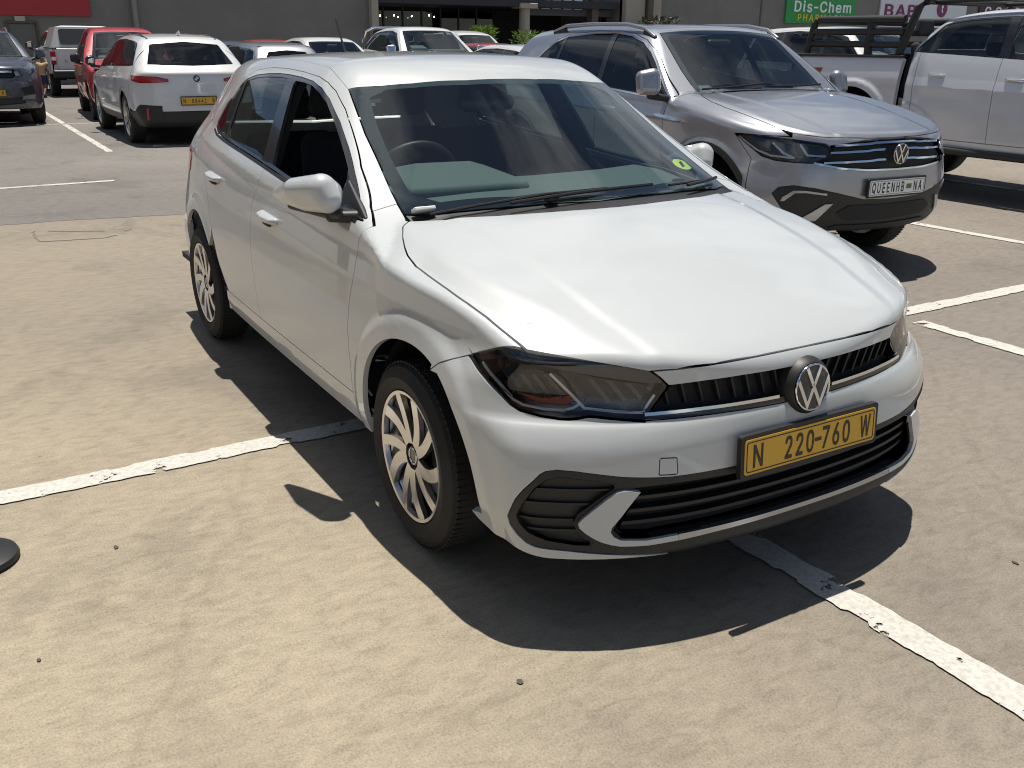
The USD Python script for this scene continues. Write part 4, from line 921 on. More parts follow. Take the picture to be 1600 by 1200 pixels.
    for x0, z0 in S.get('handles', []):
        y = float(onside(B, [(x0, z0)])[0, 1])
        for s in (-1, 1):
            put(t, 'door_handle', hull([(x0 + .085, s * (y + .004), z0, .014), (x0 + .06, s * (y + .024), z0, .013), (x0 - .06, s * (y + .024), z0 + .005, .013), (x0 - .085, s * (y + .004), z0 + .006, .014)], 2), S.get('handle_mat', col), smooth=60)
# ---------------------------------------------------------------- skins of the other vehicles
def simple_hood(X, hc, yr, drop_r, yg, zg, zs):
    A = lambda c: T1(list(zip(X, c)))
    hc = np.array(hc); return [A(hc), A(yr), A(hc - drop_r), A(yg), A(hc - zg), A(hc - zs)]
def tiguan_body():
    X = [-.7, -.39, 0, .16, .4, .58, .72, .80, .86, .95]
    hc = [1.20, 1.17, 1.125, 1.10, 1.052, 1.01, .975, .952, .925, .87]
    yr = [.72, .72, .72, .72, .70, .67, .60, .52, .45, .4]
    yg = [.84, .84, .83, .82, .79, .75, .68, .60, .52, .46]
    return Body(za=.6, xa=0.0, xb=-2.5, zmin=.27, wsn=.6, kws=.06, kc=.06, kt=T1([(-3.7, .08), (-1.0, .10), (-.5, .06), (-.2, .04), (1, .04)]),
        plan=T1([(-3.7, .84), (-3.3, .885), (-2.7, .915), (-1.5, .92), (-.3, .918), (.2, .91), (.5, .895), (.7, .88), (.9, .87)]),
        inset=T1([(.2, .13), (.3, .08), (.45, .02), (.6, .005), (.75, .0), (.9, .006), (1.0, .016), (1.1, .036), (1.17, .058), (1.3, .118), (1.45, .195), (1.55, .255), (1.68, .34)]),
        lift=T1([(-3.7, .04), (-2.7, .03), (-1.5, 0), (1, 0)]),
        ledge=(T1([(-3.6, 1.04), (-2.6, 1.02), (-.4, .985), (0, .97)]), T1([(-3.6, .0), (-3.3, .014), (-.4, .016), (-.1, .0), (1, 0)]), .085, .16),
        shoulder=None, flares=[(0.05, .37, .44, .010), (-2.72, .37, .44, .010)],
        tapers=[(T1([(-3.7, 1.0), (-3.3, .7), (-2.8, .3), (-2.3, 0), (1, 0)]), T1([(.1, 0), (.9, .0), (1.2, .06), (1.6, .12)])), (T1([(-3, 0), (0, 0), (.3, .02), (.55, .06), (.9, .08)]), T1([(.1, 0), (.7, 0), (.85, .6), (.95, 1), (1.6, 1)]))],
        hoodt=simple_hood(X, hc, yr, .008, yg, .05, .065), dome=T1([(-.5, .52), (.9, .42)]),
        fx=T1([(.25, .74), (.33, .82), (.42, .865), (.52, .89), (.62, .905), (.72, .90), (.80, .89), (.90, .865), (.95, .845), (1.05, .80), (1.2, .75)]), fa=T1([(.2, .12), (.6, .14), (.9, .17), (1.2, .2)]), fb=T1([(.2, .5), (.6, .52), (.9, .58), (1.2, .58)]),
        rx=T1([(.25, -3.45), (.4, -3.57), (.6, -3.6), (.9, -3.58), (1.1, -3.50), (1.4, -3.26), (1.6, -3.05), (1.7, -2.9)]), ra=.08, rb=.25,
        roof=T1([(-3.6, 1.54), (-3.1, 1.60), (-2.6, 1.635), (-1.9, 1.655), (-1.4, 1.648), (-1.05, 1.618), (-.8, 1.56)]), crown=.05,
        wsx=T1([(1.0, -.16), (1.16, -.40), (1.4, -.755), (1.6, -1.05), (1.75, -1.28)]), wsa=T1([(.9, .12), (1.6, .10)]))
def build_tiguan():
    B = tiguan_body()
    t = thing('parked_car', 'silver sport utility vehicle with white number plate, its nose level with the white hatchback', 'car', (-2.58, 3.51, 0), -.057)
    L = lambda *a: list(a)
    drl = [(0.33, 0.868, 0.93), (0.47, .82, .855), (.56, .785, .825), (.68, .69, .815)]
    S = dict(paint='silver_paint', gap_w=.006, hw=.92,
        cowl=drop(B, [(-.365, 0), (-.355, .3), (-.33, .5), (-.335, .66)]),
        wsedge=[(-.39, .675, 1.165), (-0.52, .648, 1.235), (-0.661, .620, 1.312), (-0.87, .585, 1.455), (-1.06, .552, 1.580)],
        wstop=[(-1.068, 0, 1.603), (-1.068, .25, 1.597), (-1.06, .552, 1.580)],
        rail=[(-1.3, .55), (-1.8, .545), (-2.4, .54), (-2.95, .50)], tail=[(48, 1.50), (44, 1.36), (43, 1.2), (50, 1.05), (56, .8), (58, .55), (58, .45)], lip=.10,
        gap=drop(B, [(-.30, .70), (-.15, .745), (0.05, .765), (.25, .755), (.42, .735), (.55, .715)]),
        hood_lip=drop(B, [(.625, .675), (.67, .635), (.745, .53), (.80, .39), (.83, .22), (.84, 0)]),
        DLO=[(-2.62, 1.352), (-2.52, 1.43), (-2.40, 1.50), (-2.231, 1.553), (-1.853, 1.580), (-1.528, 1.583), (-1.265, 1.559), (-1.06, 1.512), (-0.92, 1.447), (-0.80, 1.372), (-0.598, 1.232), (-0.45, 1.13), (-.50, 1.118), (-0.814, 1.136), (-1.271, 1.163), (-1.75, 1.21), (-2.20, 1.268)],
        belt=[(.3, 1.10), (-.5, 1.118), (-0.814, 1.136), (-1.271, 1.163), (-2.2, 1.268), (-2.7, 1.35)], fender_front=[(.625, .675, .941), (.55, .755, .945), (.483, .800, .945), (.40, .835, .946), (.30, .872, .946)][::-1], divs=[(-1.27, -1.66, .07), (-2.17, -2.30, .045)], glass=['dark_glass', 'dark_glass', 'dark_glass'], trim_nose=True, chrome_line=True, frame=.026,
        xF=-.45, xB=-1.36, xR=(-2.20, -2.50), sill=.46, low=.33, arches=[(.05, .40, .435), (-2.72, .40, .44)], axles=(0, -2.74), seam_x=.46, seam_z=.80,
        lamp=dict(outline=[(0.30, .872, .945), (.40, .835, .945), (0.483, 0.800, 0.944), (0.648, 0.684, 0.930), (0.772, 0.527, 0.907), (0.796, 0.495, 0.880), (0.802, 0.500, 0.835), (0.786, 0.554, 0.812), (0.754, 0.612, 0.787), (0.682, 0.696, 0.790), (0.597, 0.770, 0.797), (0.517, 0.820, 0.820), (.42, .850, .877)], top=[],
            bits=[dict(name='light_guide', line=drl, w=.012, off=-.008, mat='satin_silver'), dict(name='light_guide', line=[(.56, .78, .905), (.62, .735, .845), (.68, .69, .815)], w=.012, off=-.008, mat='satin_silver'), dict(name='light_guide', line=[(.70, .672, .90), (.74, .64, .835), (.79, .53, .830)], w=.012, off=-.008, mat='satin_silver'),
                  dict(name='projector', poly=[(.46, .83, .91), (.54, .79, .915), (.56, .78, .85), (.49, .815, .85)], off=-.02, mat='lamp_chrome'), dict(name='projector', poly=[(.66, .69, .905), (.76, .54, .89), (.77, .56, .84), (.69, .67, .835)], off=-.02, mat='lamp_bowl'), dict(name='amber_reflector', line=[(.36, .862, .90), (.45, .835, .85)], w=.015, off=-.015, mat='amber_reflector')]),
        nose_low=.345, nose_y=.70,
        front=[dict(name='grille_backing', half=facing(B, [(0, .935), (.25, .925), (.50, .895), (.495, .84), (.55, .808), (.60, .787), (.44, .752), (.25, .737), (0, .733)]), off=-.03, mat='dark_recess'),
               dict(name='lower_cladding', half=facing(B, [(0, .545), (.25, .553), (.45, .60), (.59, .632), (.70, .647), (.765, .632), (.79, .59), (.74, .50), (.62, .40), (.45, .352), (.2, .335), (0, .332)]), off=-.004, depth=.03, mat='black_plastic'),
               dict(name='lower_grille', half=facing(B, [(0, .512), (.35, .518), (.43, .47), (.36, .42), (0, .405)]), off=.002, cut=False, mat='dark_recess', grow=0),
               dict(name='fog_trim', side=facing(B, [(.52, .60), (.64, .617), (.70, .615), (.745, .57), (.75, .545), (.735, .545), (.69, .60), (.64, .603), (.52, .588)]), off=.006, depth=.012, cut=False, mat='satin_silver', grow=0),
               dict(name='bumper_wing', side=facing(B, [(.47, .535), (.52, .53), (.64, .43), (.62, .415), (.55, .42)]), off=.008, depth=.012, cut=False, mat='satin_silver', grow=0),
               dict(name='skid_plate', half=facing(B, [(0, .375), (.40, .385), (.45, .37), (.40, .352), (0, .342)]), off=.006, depth=.02, cut=False, mat='black_plastic', grow=0)],
        rear=dict(split=.62, ang=(54, 58), w=.78, low=.36, window=[(0, 1.13), (.56, 1.15), (.52, 1.42), (0, 1.46)], lamps=[dict(yz=[(.48, .98), (.76, .96), (.78, 1.06), (.50, 1.08)], mat='tail_red')]),
        wheel=(.345, .235, .225, 'five', .785), seat_z=.60, seats=[-1.45, -2.3], mirror=(-.50, .955, 1.175, .17, .165, 'silver_paint', 'black_plastic'), fold=-.14, handles=[(-1.18, 1.02), (-2.05, 1.05)])
    build_car(t, B, S, .022)
    for (z, y0) in ((.905, .47), (.862, .50), (.800, .545)):
        for s in (-1, 1):
            pts = [(a, s * b, c) for a, b, c in facing(B, [(y, z + (.004 if y < .2 else 0) - .01 * (y / y0) ** 2) for y in np.linspace(.085 if z < .88 else .0, y0, 12)])]
            put(t, 'grille_bar', skin(B, 'front', ribbon(B, 'front', pts, .013, .85), .04, .006, off=-.004, depth=.02), 'chrome')
    ch = facing(B, [(0, .738), (.25, .742), (.44, .757), (.60, .790)])
    for s in (-1, 1): put(t, 'grille_bar', skin(B, 'front', ribbon(B, 'front', [(a, s * b, c) for a, b, c in ch], .012, .85), .04, .006, off=.004, depth=.02), 'chrome')
    for s in (-1, 1):
        put(t, 'fender_badge', skin(B, 'side', Polygon([(-.57, 1.012), (-.53, 1.024), (-.22, .994), (-.205, .985), (-.25, .978), (-.53, 1.002)]).buffer(0), .03, .01, off=.006, depth=.01, mirror=s < 0), 'chrome')
        r = drop(B, [(-2.55, .62), (-2.35, .62), (-1.9, .62), (-1.4, .62), (-1.15, .62), (-1.02, .615)]); up = [.01, .045, .055, .055, .035, .005]
        put(t, 'roof_rail', tube([(a, s * b, c + u) for (a, b, c), u in zip(r, up)], .016, 8), 'satin_silver', smooth=60)
        put(t, 'rail_foot', hull([(-1.15, s * .62, r[4][2] + .005, .016), (-1.02, s * .615, r[5][2], .016), (-1.13, s * .62, r[4][2] + .03, .012)], 1), 'black_plastic', smooth=60)
        put(t, 'rail_foot', hull([(-2.55, s * .62, r[0][2], .016), (-2.36, s * .62, r[1][2] + .03, .012), (-2.36, s * .62, r[1][2], .016)], 1), 'black_plastic', smooth=60)
        arch_ = Point(.05, .40).buffer(.435, 40).difference(Point(.05, .40).buffer(.40, 40)).intersection(sbox(-1, .42, 1, 1)).buffer(0)
        for cx in (.05, -2.72):
            ring = Point(cx, .40).buffer(.475, 40).difference(Point(cx, .40).buffer(.432, 40)).intersection(sbox(cx - 1, .36, cx + (.38 if cx > 0 else 1), 1))
            put(t, 'arch_cladding', skin(B, 'side', ring, .03, .03, off=.006, depth=.03, mirror=s < 0), 'black_plastic')
    vw_badge(t, (.915, 0, .838), .066, base=False)
    plate(t, (.925, 0, .627), .505, .10, [('Q', -.215, .062, .55), ('U', -.170, .062, .55), ('E', -.127, .062, .55), ('E', -.086, .062, .55), ('N', -.042, .062, .55), ('H', .003, .062, .55), ('B', .047, .062, .55), ('N', .165, .062, .55), ('A', .210, .062, .55)], face='plate_white')
    em = box(.002, .045, .030, (.9285, .105, .627)); put(t, 'plate_crest', em, 'crest_green', smooth=False)
    Pw = lambda xy, up: [tuple(np.array(p) + np.array([up * .5, 0, up])) for p in drop(B, xy)]
    put(t, 'wiper', tube(Pw([(-.43, -.60), (-.44, -.3), (-.46, .0)], .02), .008, 6), 'black_plastic')
    put(t, 'wiper', tube(Pw([(-.43, .05), (-.44, .3), (-.48, .6)], .02), .008, 6), 'black_plastic')
    return t, B
# ---------------------------------------------------------------- the other parked vehicles
def gen_body(fo, wb, ro, hw, H, zf, cx, cz, tx, tz, rx1, bx, bz, zb=None, kc=.06, crown=.05, nose=.10):
    """fo/ro overhangs, wb wheelbase, hw half width, H height; zf hood front height; (cx, cz) screen base, (tx, tz) screen top;
    rx1 end of the roof, (bx, bz) foot of the rear window."""
    k = H / 1.655; xe = -wb - ro
    X = np.array([cx - .5, cx, cx * .5 + fo * .5 - .2, fo - .45, fo - .25, fo - .12, fo - .04, fo + .1])
    mid = cz + (zf - cz) * .42
    hc = [cz + .04, cz + .005, mid + .02, zf + (mid - zf) * .42, zf + (mid - zf) * .2, zf + .03, zf, zf - .06]
    f = hw / .92
    yr = np.array([.72, .72, .72, .68, .60, .52, .46, .40]) * f; yg = np.array([.84, .84, .82, .78, .70, .60, .52, .46]) * f
    slope = (tz - cz) / (tx - cx)
    return Body(za=.6 * k, xa=0.0, xb=-wb + .2, zmin=.26 * k, wsn=.6, kws=.06, kc=kc, kt=T1([(xe, .08), (tx, .10), (cx, .06), (cx + .3, .05), (fo, .05)]),
        plan=T1([(xe, hw - .08), (xe + .4, hw - .035), (-wb, hw - .006), (-wb * .5, hw), (-.3, hw - .003), (.2, hw - .01), (.5, hw - .025), (fo, hw - .05)]),
        inset=T1([(z * k, v * f) for z, v in [(.2, .13), (.3, .08), (.45, .02), (.6, .005), (.75, 0), (.9, .008), (1.0, .02), (1.1, .042), (1.17, .064), (1.3, .122), (1.45, .198), (1.55, .258), (1.70, .35)]]),
        lift=T1([(xe, .04), (-wb, .03), (-wb * .5, 0), (1, 0)]), ledge=(T1([(xe, .98 * k), (0, .93 * k), (1, .9 * k)]), T1([(xe, 0), (xe + .3, .012), (-.4, .014), (-.1, 0), (1, 0)]), .09, .15),
        shoulder=None, flares=[(0, .36 * k, .40 * k, .012), (-wb, .36 * k, .40 * k, .012)],
        tapers=[(T1([(xe, 1.0), (xe + .4, .7), (xe + .9, .3), (xe + 1.5, 0), (1, 0)]), T1([(.1, 0), (.9 * k, 0), (1.2 * k, .06), (1.6 * k, .12)])), (T1([(-3, 0), (0, 0), (.3, .02), (.55, .05), (fo, .07)]), T1([(.1, 0), (.7 * zf, 0), (.9 * zf, .6), (zf, 1), (3, 1)]))],
        hoodt=simple_hood(X, hc, yr, .008, yg, .05, .065), dome=None,
        fx=T1([(.22, fo - .16), (.32, fo - .06), (.45, fo - .01), (.55, fo), (.65 * zf + .1, fo - .005), (zf - .12, fo - .02), (zf, fo - .05), (zf + .15, fo - nose - .02), (zf + .4, fo - nose - .1)]), fa=T1([(.2, .12), (.6, .14), (.9, .18), (1.3, .2)]), fb=T1([(.2, .48), (.6, .5), (.9, .52), (1.3, .52)]),
        rx=T1([(.22, xe + .14), (.38, xe + .02), (.55, xe), (.8, xe + .01), (bz - .12, xe + .03), (bz, bx), (H - .06, rx1), (H + .1, rx1 + .12)]), ra=.08, rb=.25,
        roof=T1([(rx1 - .3, H - .12), (rx1, H - .06), (rx1 * .6 + tx * .4, H - .005), (tx * .7 + rx1 * .3, H), (tx, tz + .02), (tx + .3, tz - .06)]), crown=crown,
        wsx=T1([(cz - .2, cx - .2 / slope), (cz, cx), (tz, tx), (tz + .2, tx + .2 / slope)], lin=True), wsa=T1([(.8, .14), (1.7, .12)]))

def gen_spec(B, fo, wb, ro, hw, H, zf, cx, cz, tx, tz, rx1, bx, bz, paint_, belt, dtail=None, divs=None, glass_=('side_glass', 'dark_glass', 'dark_glass'), front=None, lamp=None, rear=None, wheel_=None, **kw):
    k = H / 1.655; f = hw / .92; xe = -wb - ro
    yc, yt = .72 * f, .56 * f
    wsedge = []
    for u in np.linspace(0, 1, 6):
        z = cz + (tz - .015 - cz) * u; y = yc + (yt - yc) * u; wsedge.append((float(B.wsx(z) - B.wsa(z) * y * y), y, z))
    cowl = drop(B, [(cx + .04 - .14 * y * y, y) for y in (0, .3 * f, .5 * f, yc - .01)])
    wstop = [(float(B.wsx(tz)), 0, tz), (float(B.wsx(tz) - .12 * (yt / 2) ** 2), yt / 2, tz - .004), wsedge[-1]]
    rail = [(x, yt - .02 * (1 - u)) for x, u in ((tx - .3, 1), ((tx + rx1) / 2, .8), (rx1 + .25, .5), (rx1 + .06, 0))]
    tail = dtail or [(42, H - .14), (44, (H + bz) / 2), (48, bz), (56, .75), (60, .55), (60, .45)]
    bl = [(cx + .7, belt[0] - .01), (cx - .1, belt[0]), (-wb * .5, (belt[0] + belt[1]) / 2 + .005), (-wb - .3, belt[1]), (xe, belt[1] + .04)]
    bz_ = lambda x: float(np.interp(x, *zip(*sorted(bl))))
    # window outline: the K curve pulled in
    K3 = wsedge + drop(B, rail); xend = kw.pop('dlo_end', rx1 - .02)
    Kp = Polygon([(p[0], p[2]) for p in K3] + [(xend, K3[-1][2] - .04), (bx + .12 if kw.get('long') else xend - .25, bz_(xend) + .02), (xend - .1, bz_(xend) - .4), (cx, bz_(cx) - .4)]).buffer(0).buffer(-.055)
    Kp = Kp.intersection(Polygon([(cx + 1, bz_(cx + 1))] + [(x, bz_(x)) for x in np.linspace(cx + 1, xe - .5, 30)] + [(xe - .5, 3), (cx + 1, 3)]).buffer(0))
    if Kp.geom_type != 'Polygon': Kp = max(Kp.geoms, key=lambda q: q.area)
    kw.pop('long', None)
    low = .30 * k; R, rim, wide, style, tr = wheel_ or (.335, .225, .215, 'five', hw - .125)
    hx = fo - .05
    lo = lamp or [(.46, zf - .02), (.62, zf), (.74, zf - .005), (.775, zf - .03), (.76, zf - .11), (.62, zf - .15), (.48, zf - .13)]
    lo = [(y * f, z) for y, z in lo]
    lp = facing(B, lo)
    fr = front if front is not None else [dict(name='grille_backing', half=facing(B, [(0, zf - .03), (.44 * f, zf - .03), (.46 * f, zf - .13), (.40 * f, zf - .17), (0, zf - .18)]), off=-.025, mat='dark_recess'),
        dict(name='lower_grille', half=facing(B, [(0, .50 * k), (.50 * f, .50 * k), (.56 * f, .40 * k), (0, .36 * k)]), off=-.02, mat='black_plastic')]
    rr = rear or dict(split=.60 * k, ang=(50, 58), w=.74 * f, low=.32, window=[(0, bz + .03), (.56 * f, bz + .05), (.48 * f, H - .17), (0, H - .14)], lamps=[dict(yz=[(.56 * f, bz - .24), (.76 * f, bz - .24), (.77 * f, bz - .03), (.60 * f, bz - .02)], mat='tail_red')])
    S = dict(paint=paint_, gap_w=.006, hw=hw, cowl=cowl, wsedge=wsedge, wstop=wstop, rail=rail, tail=tail, lip=.05, hood_x=hx, hood_k=.35 / f, hood_y=.46 * f,
        DLO=list(Kp.exterior.coords)[:-1], belt=bl, divs=divs or [(-wb * .5 + .12, -wb * .5 - .25, .08), (-wb + .35, -wb + .25, .05)], glass=list(glass_), xF=-.42, xB=-wb * .5 + .02, xR=(-wb + .42, -wb + .05), sill=.42 * k, low=low,
        arches=[(0, .36 * k, R + .065), (-wb, .36 * k, R + .065)], axles=(0, -wb), seam_x=R * .95, seam_z=zf - .14, lamp=dict(outline=lp, top=[]), fender_front=[lp[4], lp[3], lp[2], lp[1]][:4], nose_low=.30 * k, nose_y=.70 * f, front=fr, rear=rr,
        wheel=(R, rim, wide, style, tr), seat_z=.56 * k if H < 1.75 else .80, seats=[cx - 1.05, cx - 1.95], mirror=(cx - .12, hw + .03, belt[0] + .04, .16, .15, paint_, 'black_plastic'), handles=[(-wb * .5 + .2, belt[0] - .12), (-wb + .55, belt[0] - .10)])
    S.update(kw); return S

def car(label, P, paint_, belt, loc, rz, cat_='car', name='parked_car', res=.065, cabin_=True, **kw):
    B = gen_body(*P); S = gen_spec(B, *P, paint_, belt, **kw)
    t = thing(name, label, cat_, (*loc, 0), rz); build_car(t, B, S, res, cabin_); return t, B, S

def gx(t, B, yz, name, mat_, off=.004, depth=.01, back=True, both_=False, res=.03):
    q = poly3(B, 'rear' if back else 'front', facing(B, yz, back))
    for m in ((False, True) if both_ else (False,)): put(t, name, skin(B, 'rear' if back else 'front', q, res, res, off=off, depth=depth, mirror=m), mat_)

def background_cars():
    # white coupe-like sport utility vehicle seen from behind
    P = (.88, 2.69, .92, .91, 1.58, .92, -.42, 1.06, -1.12, 1.51, -2.95, -3.42, 1.14)
    t, B, S = car('white sloping-roof sport utility vehicle seen from behind, black lower bumper and yellow number plate', P, 'white_paint_far', (1.04, 1.12), (-16.02, 1.52), math.pi, res=.04,
        wheel_=(.36, .255, .235, 'five', .78), rims=('machined_alloy', 'dark_alloy'), sill_paint='black_plastic',
        rear=dict(split=.50, ang=(52, 60), w=.76, low=.27, window=[(0, 1.13), (.62, 1.15), (.50, 1.42), (0, 1.46)], bumper='black_plastic',
            lamps=[dict(yz=[(.40, .95), (.56, .985), (.84, 1.0), (.86, .93), (.78, .90), (.56, .90), (.40, .915)], mat='tail_red', off=.012)]), mirror=(-.55, .94, 1.10, .16, .14, 'gloss_black', 'gloss_black'))
    r = .048
    hold = info(UsdGeom.Xform.Define(stage, numbered(t.GetPath(), 'emblem')).GetPrim()); c = np.array(facing(B, [(0, .955)], True)[0])
    T = np.array([[0, 0, -1, 0], [-1, 0, 0, 0], [0, 1, 0, 0], [0, 0, 0, 1.0]])
    def disc(poly, th, x0, nm, m_):
        e = trimesh.creation.extrude_polygon(poly, th); e.apply_transform(T); e.apply_translation(c - [x0, 0, 0]); put(hold, nm, e, m_, smooth=20)
    disc(Point(0, 0).buffer(r, 32), .006, 0, 'badge_disc', 'gloss_black'); disc(Point(0, 0).buffer(r, 32).difference(Point(0, 0).buffer(r * .92, 32)), .002, .006, 'badge_ring', 'chrome')
    core = Point(0, 0).buffer(r * .62, 32)
    for q, m_ in ((sbox(-1, 0, 0, 1), 'badge_blue'), (sbox(0, -1, 1, 0), 'badge_blue'), (sbox(0, 0, 1, 1), 'white_plastic'), (sbox(-1, -1, 0, 0), 'white_plastic')): disc(core.intersection(q), .002, .006, 'badge_quarter', m_)
    xb = facing(B, [(0, .64)], True)[0][0]
    plate(t, (xb - .012, 0, .645), .50, .105, [('N', -.21, .06, .6), ('8', -.09, .06, .6), ('8', -.045, .06, .6), ('4', 0, .06, .6), ('4', .045, .06, .6), ('1', .09, .06, .6), ('W', .21, .06, .5)], back=True)
    gx(t, B, [(.52, .58), (.80, .60), (.84, .56), (.84, .30), (.50, .30)], 'bumper_corner', 'black_plastic', both_=True)
    gx(t, B, [(.70, .55), (.725, .55), (.725, .38), (.70, .38)], 'rear_reflector', 'tail_red', off=.012, both_=True)
    for s in (-1, 1): put(t, 'roof_rail', tube([(a, s * b, z + u) for (a, b, z), u in zip(drop(B, [(-2.9, .50), (-2.5, .53), (-1.9, .55), (-1.35, .55)]), (0, .025, .03, .0))], .012, 6), 'gloss_black', smooth=60)
    put(t, 'shark_fin', hull([(-2.62, 0, 1.575, .02), (-2.75, 0, 1.575, .02), (-2.75, 0, 1.61, .008)], 1), 'white_paint_far')
    # red people carrier nose to nose with it
    P = (.85, 2.75, .85, .86, 1.72, 1.00, -.30, 1.12, -1.05, 1.63, -3.35, -3.52, 1.10)
    t, B, S = car('red high-roofed people carrier with black mirror, beside the white sloping-roof car', P, 'red_paint', (1.06, 1.10), (-18.1, 1.62), -.06, dlo_end=-3.25, wheel_=(.315, .19, .19, 'steel', .74), mirror=(-.48, .90, 1.08, .17, .15, 'black_plastic', 'black_plastic'))
    # graphite sport utility vehicle at the left edge
    P = (.93, 2.69, .91, .92, 1.66, 1.00, -.30, 1.16, -1.02, 1.60, -2.95, -3.40, 1.22)
    t, B, S = car('dark graphite sport utility vehicle facing the camera at the left edge of the photo', P, 'graphite_paint', (1.10, 1.24), (-17.93, -.97), 0.0, res=.04, lamp_mat='lamp_bright', chrome_line=False,
        lamp=[(.42, .93), (.60, 1.0), (.76, 1.04), (.80, 1.0), (.76, .90), (.60, .86), (.46, .86)],
        front=None, mirror=(-.42, .95, 1.17, .17, .15, 'graphite_paint', 'black_plastic'))
    gx(t, B, [(0, .96), (.40, .95), (.40, .915), (0, .925)], 'grille_bar', 'chrome', back=False); gx(t, B, [(-.40, .95), (0, .96), (0, .925), (-.40, .915)], 'grille_bar', 'chrome', back=False)
    gx(t, B, [(.50, .66), (.72, .70), (.74, .56), (.56, .54)], 'fog_pocket', 'dark_recess', off=.002, back=False, both_=True)
    gx(t, B, [(.52, .52), (.74, .54), (.72, .47), (.50, .46)], 'fog_trim', 'satin_silver', off=.006, back=False, both_=True)
    xf = facing(B, [(0, .56)])[0][0]
    plate(t, (xf + .03, 0, .585), .50, .105, [('N', -.21, .06, .6), ('W', .20, .06, .5)])
    for s in (-1, 1): put(t, 'roof_rail', tube([(a, s * b, z + u) for (a, b, z), u in zip(drop(B, [(-2.8, .56), (-2.4, .58), (-1.6, .58), (-1.15, .57)]), (0, .045, .05, .0))], .018, 6), 'satin_silver', smooth=60)
    # silver hatchback from behind
    P = (.80, 2.47, .70, .84, 1.46, .86, -.30, .98, -1.0, 1.38, -2.75, -3.10, 1.02)
    car('silver hatchback seen from behind over the white hatchback roof, sun glint on its rear window', P, 'silver_paint', (.96, 1.03), (-18.0, 3.80), math.pi, wheel_=(.30, .2, .19, 'five', .73), divs=[(-1.15, -1.45, .07), (-2.05, -2.18, .04)])
    # dark hatchback
    P = (.80, 2.55, .75, .87, 1.47, .88, -.25, .98, -.98, 1.38, -2.85, -3.2, 1.05)
    car('dark blue-grey hatchback facing the camera, roof showing beyond the white sloping-roof car', P, 'dark_blue_paint', (.97, 1.04), (-19.9, 4.35), 0.0, wheel_=(.31, .2, .2, 'five', .75))
    # beige estate with rails
    P = (.9, 2.7, .95, .90, 1.62, .95, -.30, 1.08, -1.0, 1.53, -3.1, -3.5, 1.12)
    t, B, S = car('beige sport utility vehicle with roof rails behind the red people carrier', P, 'beige_paint', (1.05, 1.14), (-24.9, 4.05), 0.0, wheel_=(.34, .22, .21, 'five', .77))
    for s in (-1, 1): put(t, 'roof_rail', tube([(a, s * b, z + u) for (a, b, z), u in zip(drop(B, [(-2.9, .54), (-2.4, .56), (-1.6, .56), (-1.15, .55)]), (0, .045, .05, .0))], .018, 6), 'satin_silver', smooth=60)
    # red hatch far
    P = (.80, 2.5, .72, .85, 1.50, .88, -.25, .98, -.98, 1.41, -2.8, -3.15, 1.05)
    car('orange-red small car, only its roof showing before the grey wall', P, 'dark_red_paint', (.96, 1.04), (-23.6, 6.55), 0.0, wheel_=(.30, .2, .19, 'steel', .73))
    # white rounded hatch
    P = (.72, 2.45, .60, .83, 1.56, .95, -.30, 1.05, -1.02, 1.48, -2.65, -2.95, 1.10)
    car('white rounded small hatchback facing the camera beside the silver hatchback', P, 'white_paint_far', (1.02, 1.12), (-17.1, 5.75), 0.0, wheel_=(.29, .19, .18, 'steel', .72))
    # white hatch near the tiguan
    P = (.78, 2.50, .72, .85, 1.45, .88, -.25, .97, -.98, 1.36, -2.8, -3.12, 1.03)
    car('white hatchback showing between the white pickup and the silver sport utility vehicle', P, 'white_paint_far', (.95, 1.03), (-17.0, 8.75), math.pi, wheel_=(.30, .2, .19, 'five', .73))
    P = (.78, 2.50, .72, .85, 1.46, .88, -.25, .97, -.98, 1.37, -2.8, -3.12, 1.03)
    car('dark red hatchback parked before the shopfront shrubs', P, 'dark_red_paint', (.95, 1.03), (-19.6, 11.4), 0.0, wheel_=(.30, .2, .19, 'five', .73))
    # white vehicles further off
    P = (.85, 2.75, .95, .90, 1.80, 1.02, -.28, 1.16, -.98, 1.68, -3.35, -3.60, 1.18)
    car('white minibus with dark side windows behind the white pickup', P, 'white_paint_far', (1.15, 1.20), (-23.6, 9.4), math.pi, cat_='van', name='parked_van', dlo_end=-3.3, wheel_=(.33, .2, .2, 'steel', .77), seats=[-1.3, -2.3])
    car('white sport utility vehicle facing the camera just right of the white pickup cab', P, 'white_paint_far', (1.14, 1.20), (-23.5, 12.7), 0.0, wheel_=(.35, .22, .22, 'five', .77))
    car('white sport utility vehicle glimpsed through the black load rack', P, 'white_paint_far', (1.14, 1.20), (-8.3, 12.35), 0.0, wheel_=(.35, .22, .22, 'five', .77))

